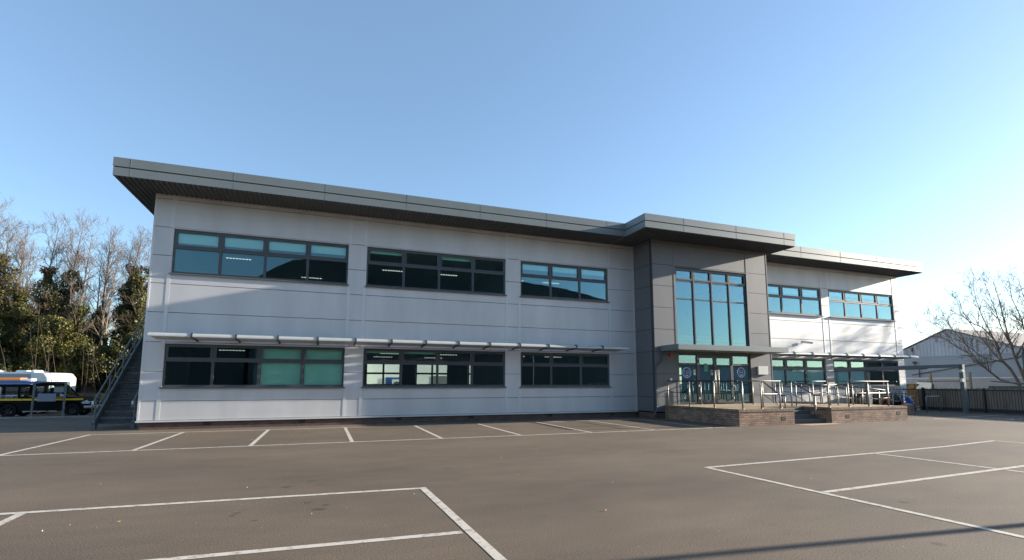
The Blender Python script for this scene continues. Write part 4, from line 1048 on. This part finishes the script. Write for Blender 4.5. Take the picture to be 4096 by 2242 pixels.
# blue and white van with an orange beacon bar behind the pickup
T = thing('blue_van', 'blue roofed white van with orange beacon bar behind the black pickup', 'van', (-12.6,19.5,GZ))
b = MB(); b.prism([(-2.6,.3),(-2.6,1.75),(1.35,1.78),(1.95,1.2),(2.5,1.0),(2.55,.35)], 1, 0, 1.8); b.build('body', 'van_white', T, local=True, bevel=.06)
b = MB(); b.prism([(-2.62,1.77),(-2.55,2.02),(1.2,2.06),(1.75,1.86),(1.37,1.79)], 1, -.01, 1.81); b.build('roof', 'van_blue', T, local=True, bevel=.04)
b = MB(); b.prism([(.2,1.2),(.2,1.68),(1.25,1.70),(1.7,1.2)], 1, -.012, -.002); b.build('side_window', 'car_glass', T, local=True)
b = MB(); b.box(-1.2,.75,.5,1.3,2.08,2.22); b.build('beacon_bar', 'orange_lens', T, local=True, bevel=.02); b = MB(); b.box(.76,1.25,.55,1.2,2.06,2.17); b.build('beacon_base', 'plastic_white', T, local=True)
for x in (1.6,-1.7): wheel(T, x, .02, .34, .22, -1); wheel(T, x, 1.78, .34, .22, 1)

T = thing('motorhome', 'white coachbuilt motorhome with grey side and roof vents below the trees', 'motorhome', (-14.45,23.7,GZ), R(-22))
b = MB(); b.prism([(-3.2,.45),(-3.2,2.55),(-2.9,2.66),(2.4,2.60),(2.85,2.55),(3.12,2.25),(3.16,.50),(2.9,.42)], 1, 0, 2.2); b.build('body', 'camper_white', T, local=True, bevel=.08)
b = MB(); b.box(-3.1,1.95,-.012,-.002,2.18,2.50); b.box(-3.1,1.9,-.012,-.002,1.55,2.1); b.build('side_stripe', 'camper_grey', T, local=True)
b = MB(); b.box(-2.2,-1.2,-.018,-.003,1.35,1.9); b.box(-.3,.7,-.018,-.003,1.35,1.9); b.build('side_window', 'car_glass', T, local=True)
b = MB(); b.box(3.16,3.17,.5,1.7,1.55,2.0); b.build('rear_window', 'car_glass', T, local=True)
for (xa, xb, h_) in ((.2,1.1,.10),(1.25,1.6,.12),(-1.25,-1.05,.12)):
    b = MB(); b.prism([(xa,2.6),(xa+.12,2.6+h_+.06),(xb-.1,2.6+h_+.04),(xb,2.6)], 1, .6, 1.3); b.build('roof_vent', 'plastic_white', T, local=True, bevel=.02)
b = MB(); b.tube([(1.9,.15,2.70),(2.9,.15,2.66),(3.2,.15,2.5),(3.26,.15,2.2),(3.26,.15,.9)],.025,8); b.tube([(3.26,.15,.9),(3.26,.6,.9)],.02,6); b.tube([(3.2,.6,2.5),(3.26,.6,2.2),(3.26,.6,.9)],.02,8)
for z in (1.2,1.5,1.8,2.1): b.cyl((3.26,.15,z),(3.26,.6,z),.015,6)
b.build('roof_ladder', 'chrome', T, local=True)
for x in (2.0,-2.0): wheel(T, x, .05, .33, .22, -1); wheel(T, x, 2.15, .33, .22, 1)

# swing barrier frame in front of the pickup
T = thing('barrier_frame', 'dark grey welded metal frame barrier with small sign before the pickup', 'barrier', (-9.2,15.3,GZ))
for x in (-11.9,-9.16,-7.78):
    b = MB(); b.box(x-.04,x+.04,15.26,15.34,GZ-.05,1.52); b.build('post', 'galv', T)
b = MB(); b.box(-12.5,-7.74,15.27,15.33,1.522,1.59); b.build('top_rail', 'galv', T)
b = MB(); b.box(-8.26,-7.83,15.245,15.258,1.0,1.29); b.build('sign_plate', 'sign_grey', T)
b = MB(); b.box(-8.95,-8.15,15.245,15.258,.50,.93); b.box(-9.12,-7.82,15.28,15.32,.70,.74); b.build('perforated_panel', 'perforated', T)
tag((lambda b: b.build('kerb', 'concrete'))(MB().box(-14,-1.7,15.05,15.2,-.5,-.30)), kind='structure')
# wooden trailer box and hatchback behind
T = thing('wooden_crate', 'low orange brown wooden crate right of the motorhome', 'crate', (-8.9,20.5,GZ))
b = MB()
for k in range(5): b.box(-9.5,-7.8,20.2,20.25,GZ+.02+.25*k,GZ+.24+.25*k); b.box(-9.5,-9.45,20.26,21.6,GZ+.02+.25*k,GZ+.24+.25*k); b.box(-7.85,-7.8,20.26,21.6,GZ+.02+.25*k,GZ+.24+.25*k)
b.build('planks', 'wood_brown', T); b = MB(); b.box(-9.52,-9.42,20.14,20.195,GZ,GZ+1.3); b.box(-7.88,-7.78,20.14,20.195,GZ,GZ+1.3); b.box(-8.7,-8.6,20.14,20.195,GZ,GZ+1.3); b.build('batten', 'wood_brown', T)
T = thing('garden_shed', 'small dark grey shed with pale pitched roof beyond the motorhome', 'shed', (-11,27,GZ))
b = MB(); b.box(-11.8,-9.9,26.4,27.7,GZ-.05,1.0); b.build('wall', 'canopy_grey', T)
b = MB(); b.prism([(26.25,.98),(27.05,1.42),(27.85,.98),(27.85,1.03),(27.05,1.48),(26.25,1.03)], 0, -11.9,-9.8); b.build('roof', 'galv_dark', T)
T = thing('low_rail_fence', 'low dark rail fence behind the staircase foot', 'fence', (-6,22,GZ))
for x in (-8.5,-6.5,-4.5,-2.5):
    b = MB(); b.box(x-.05,x+.05,22.95,23.05,GZ-.05,.75); b.build('post', 'dark_rail', T)
b = MB(); b.box(-9,-2,22.9,22.945,.50,.62); b.box(-9,-2,22.9,22.945,.1,.22); b.build('rail', 'dark_rail', T)

# ------------------------------------------------------------------ PLACES SEEN IN OR THROUGH THE GLASS
T = thing('white_outbuilding', 'white rendered outbuilding seen through the office windows, its near leg added to shade the yard', 'building', (12,26,GZ))
b = MB(); b.prism([(1.5,17.2),(6,17.2),(6,22),(27,22),(27,30),(1.5,30)], 2, GZ-.1,4.2); b.build('wall', 'block_white', T); b = MB(); b.prism([(1.3,17.0),(6.2,17.0),(6.2,21.8),(27.2,21.8),(27.2,30.2),(1.3,30.2)], 2, 4.21,4.4); b.build('roof', 'shed_roof', T)  # near left leg of the L is added to shade the yard
b = MB()
for k in range(14): b.box(10.4,12.6,21.93,21.985,GZ+.17*k,GZ+.16+.17*k)
b.build('roller_shutter', 'van_blue', T); b = MB(); b.box(10.9,11.6,21.5,21.92,1.0,1.8); ac = b.build('air_conditioner', 'plastic_white', T)
b = MB(); b.cyl((11.25,21.48,1.4),(11.25,21.499,1.4),.25,20); b.build('fan_grille', 'frame', ac)
b = MB(); b.box(14.2,16.2,21.97,21.995,GZ,2.1); b.build('doorway', 'interior_dark', T)
T = thing('low_unit', 'long low grey unit behind the yard reflected in the lower windows', 'building', (75,-50,0))
b = MB(); b.box(44,125,-58,-45,0,4.2); b.build('wall', 'shed_band', T); b = MB(); b.box(43.8,125.2,-58.2,-44.8,4.21,4.4); b.build('roof', 'shed_roof', T)
T = thing('low_unit', 'shorter dark unit left of the tall warehouse across the yard', 'building', (-15,-50,0))
b = MB(); b.box(-32,-2.5,-58,-42,0,5.5); b.build('wall', 'dark_shed', T); b = MB(); b.box(-32.2,-2.3,-58.2,-41.8,5.51,5.7); b.build('roof', 'shed_roof', T)
T = thing('dark_warehouse', 'tall dark gabled warehouse across the yard reflected in the upper windows', 'warehouse', (18,-50,0))
b = MB(); b.prism([(-1.8,0),(-1.8,12.8),(-.5,13.7),(2,15.2),(7,15.6),(9,17.2),(18,18.2),(27,17.2),(28.5,14.8),(36,14.2),(43,12.8),(43,0)], 1, -62, -40); b.build('wall', 'dark_shed', T)
b = MB(); b.box(10,15,-39.99,-39.95,0,4.5); b.box(24,28,-39.99,-39.95,0,4.5); b.build('shutter_door', 'frame', T)
# lamp post standing right of the camera; its shadow crosses the foreground
T = thing('lamp_post', 'grey tapered lamp column at the right of the yard throwing a long shadow', 'lamp post', (21.5,-17.4,0))
b = MB(); b.tube([(21.5,-17.4,-.02),(21.5,-17.4,1.2)],.085,12); b.tube([(21.5,-17.4,1.2),(21.5,-17.4,6.5)],[.07,.05],12); b.build('column', 'galv', T)
b = MB(); b.box(21.3,21.7,-17.3,-16.7,6.5,6.62); b.build('lantern', 'canopy_grey', T, bevel=.03)
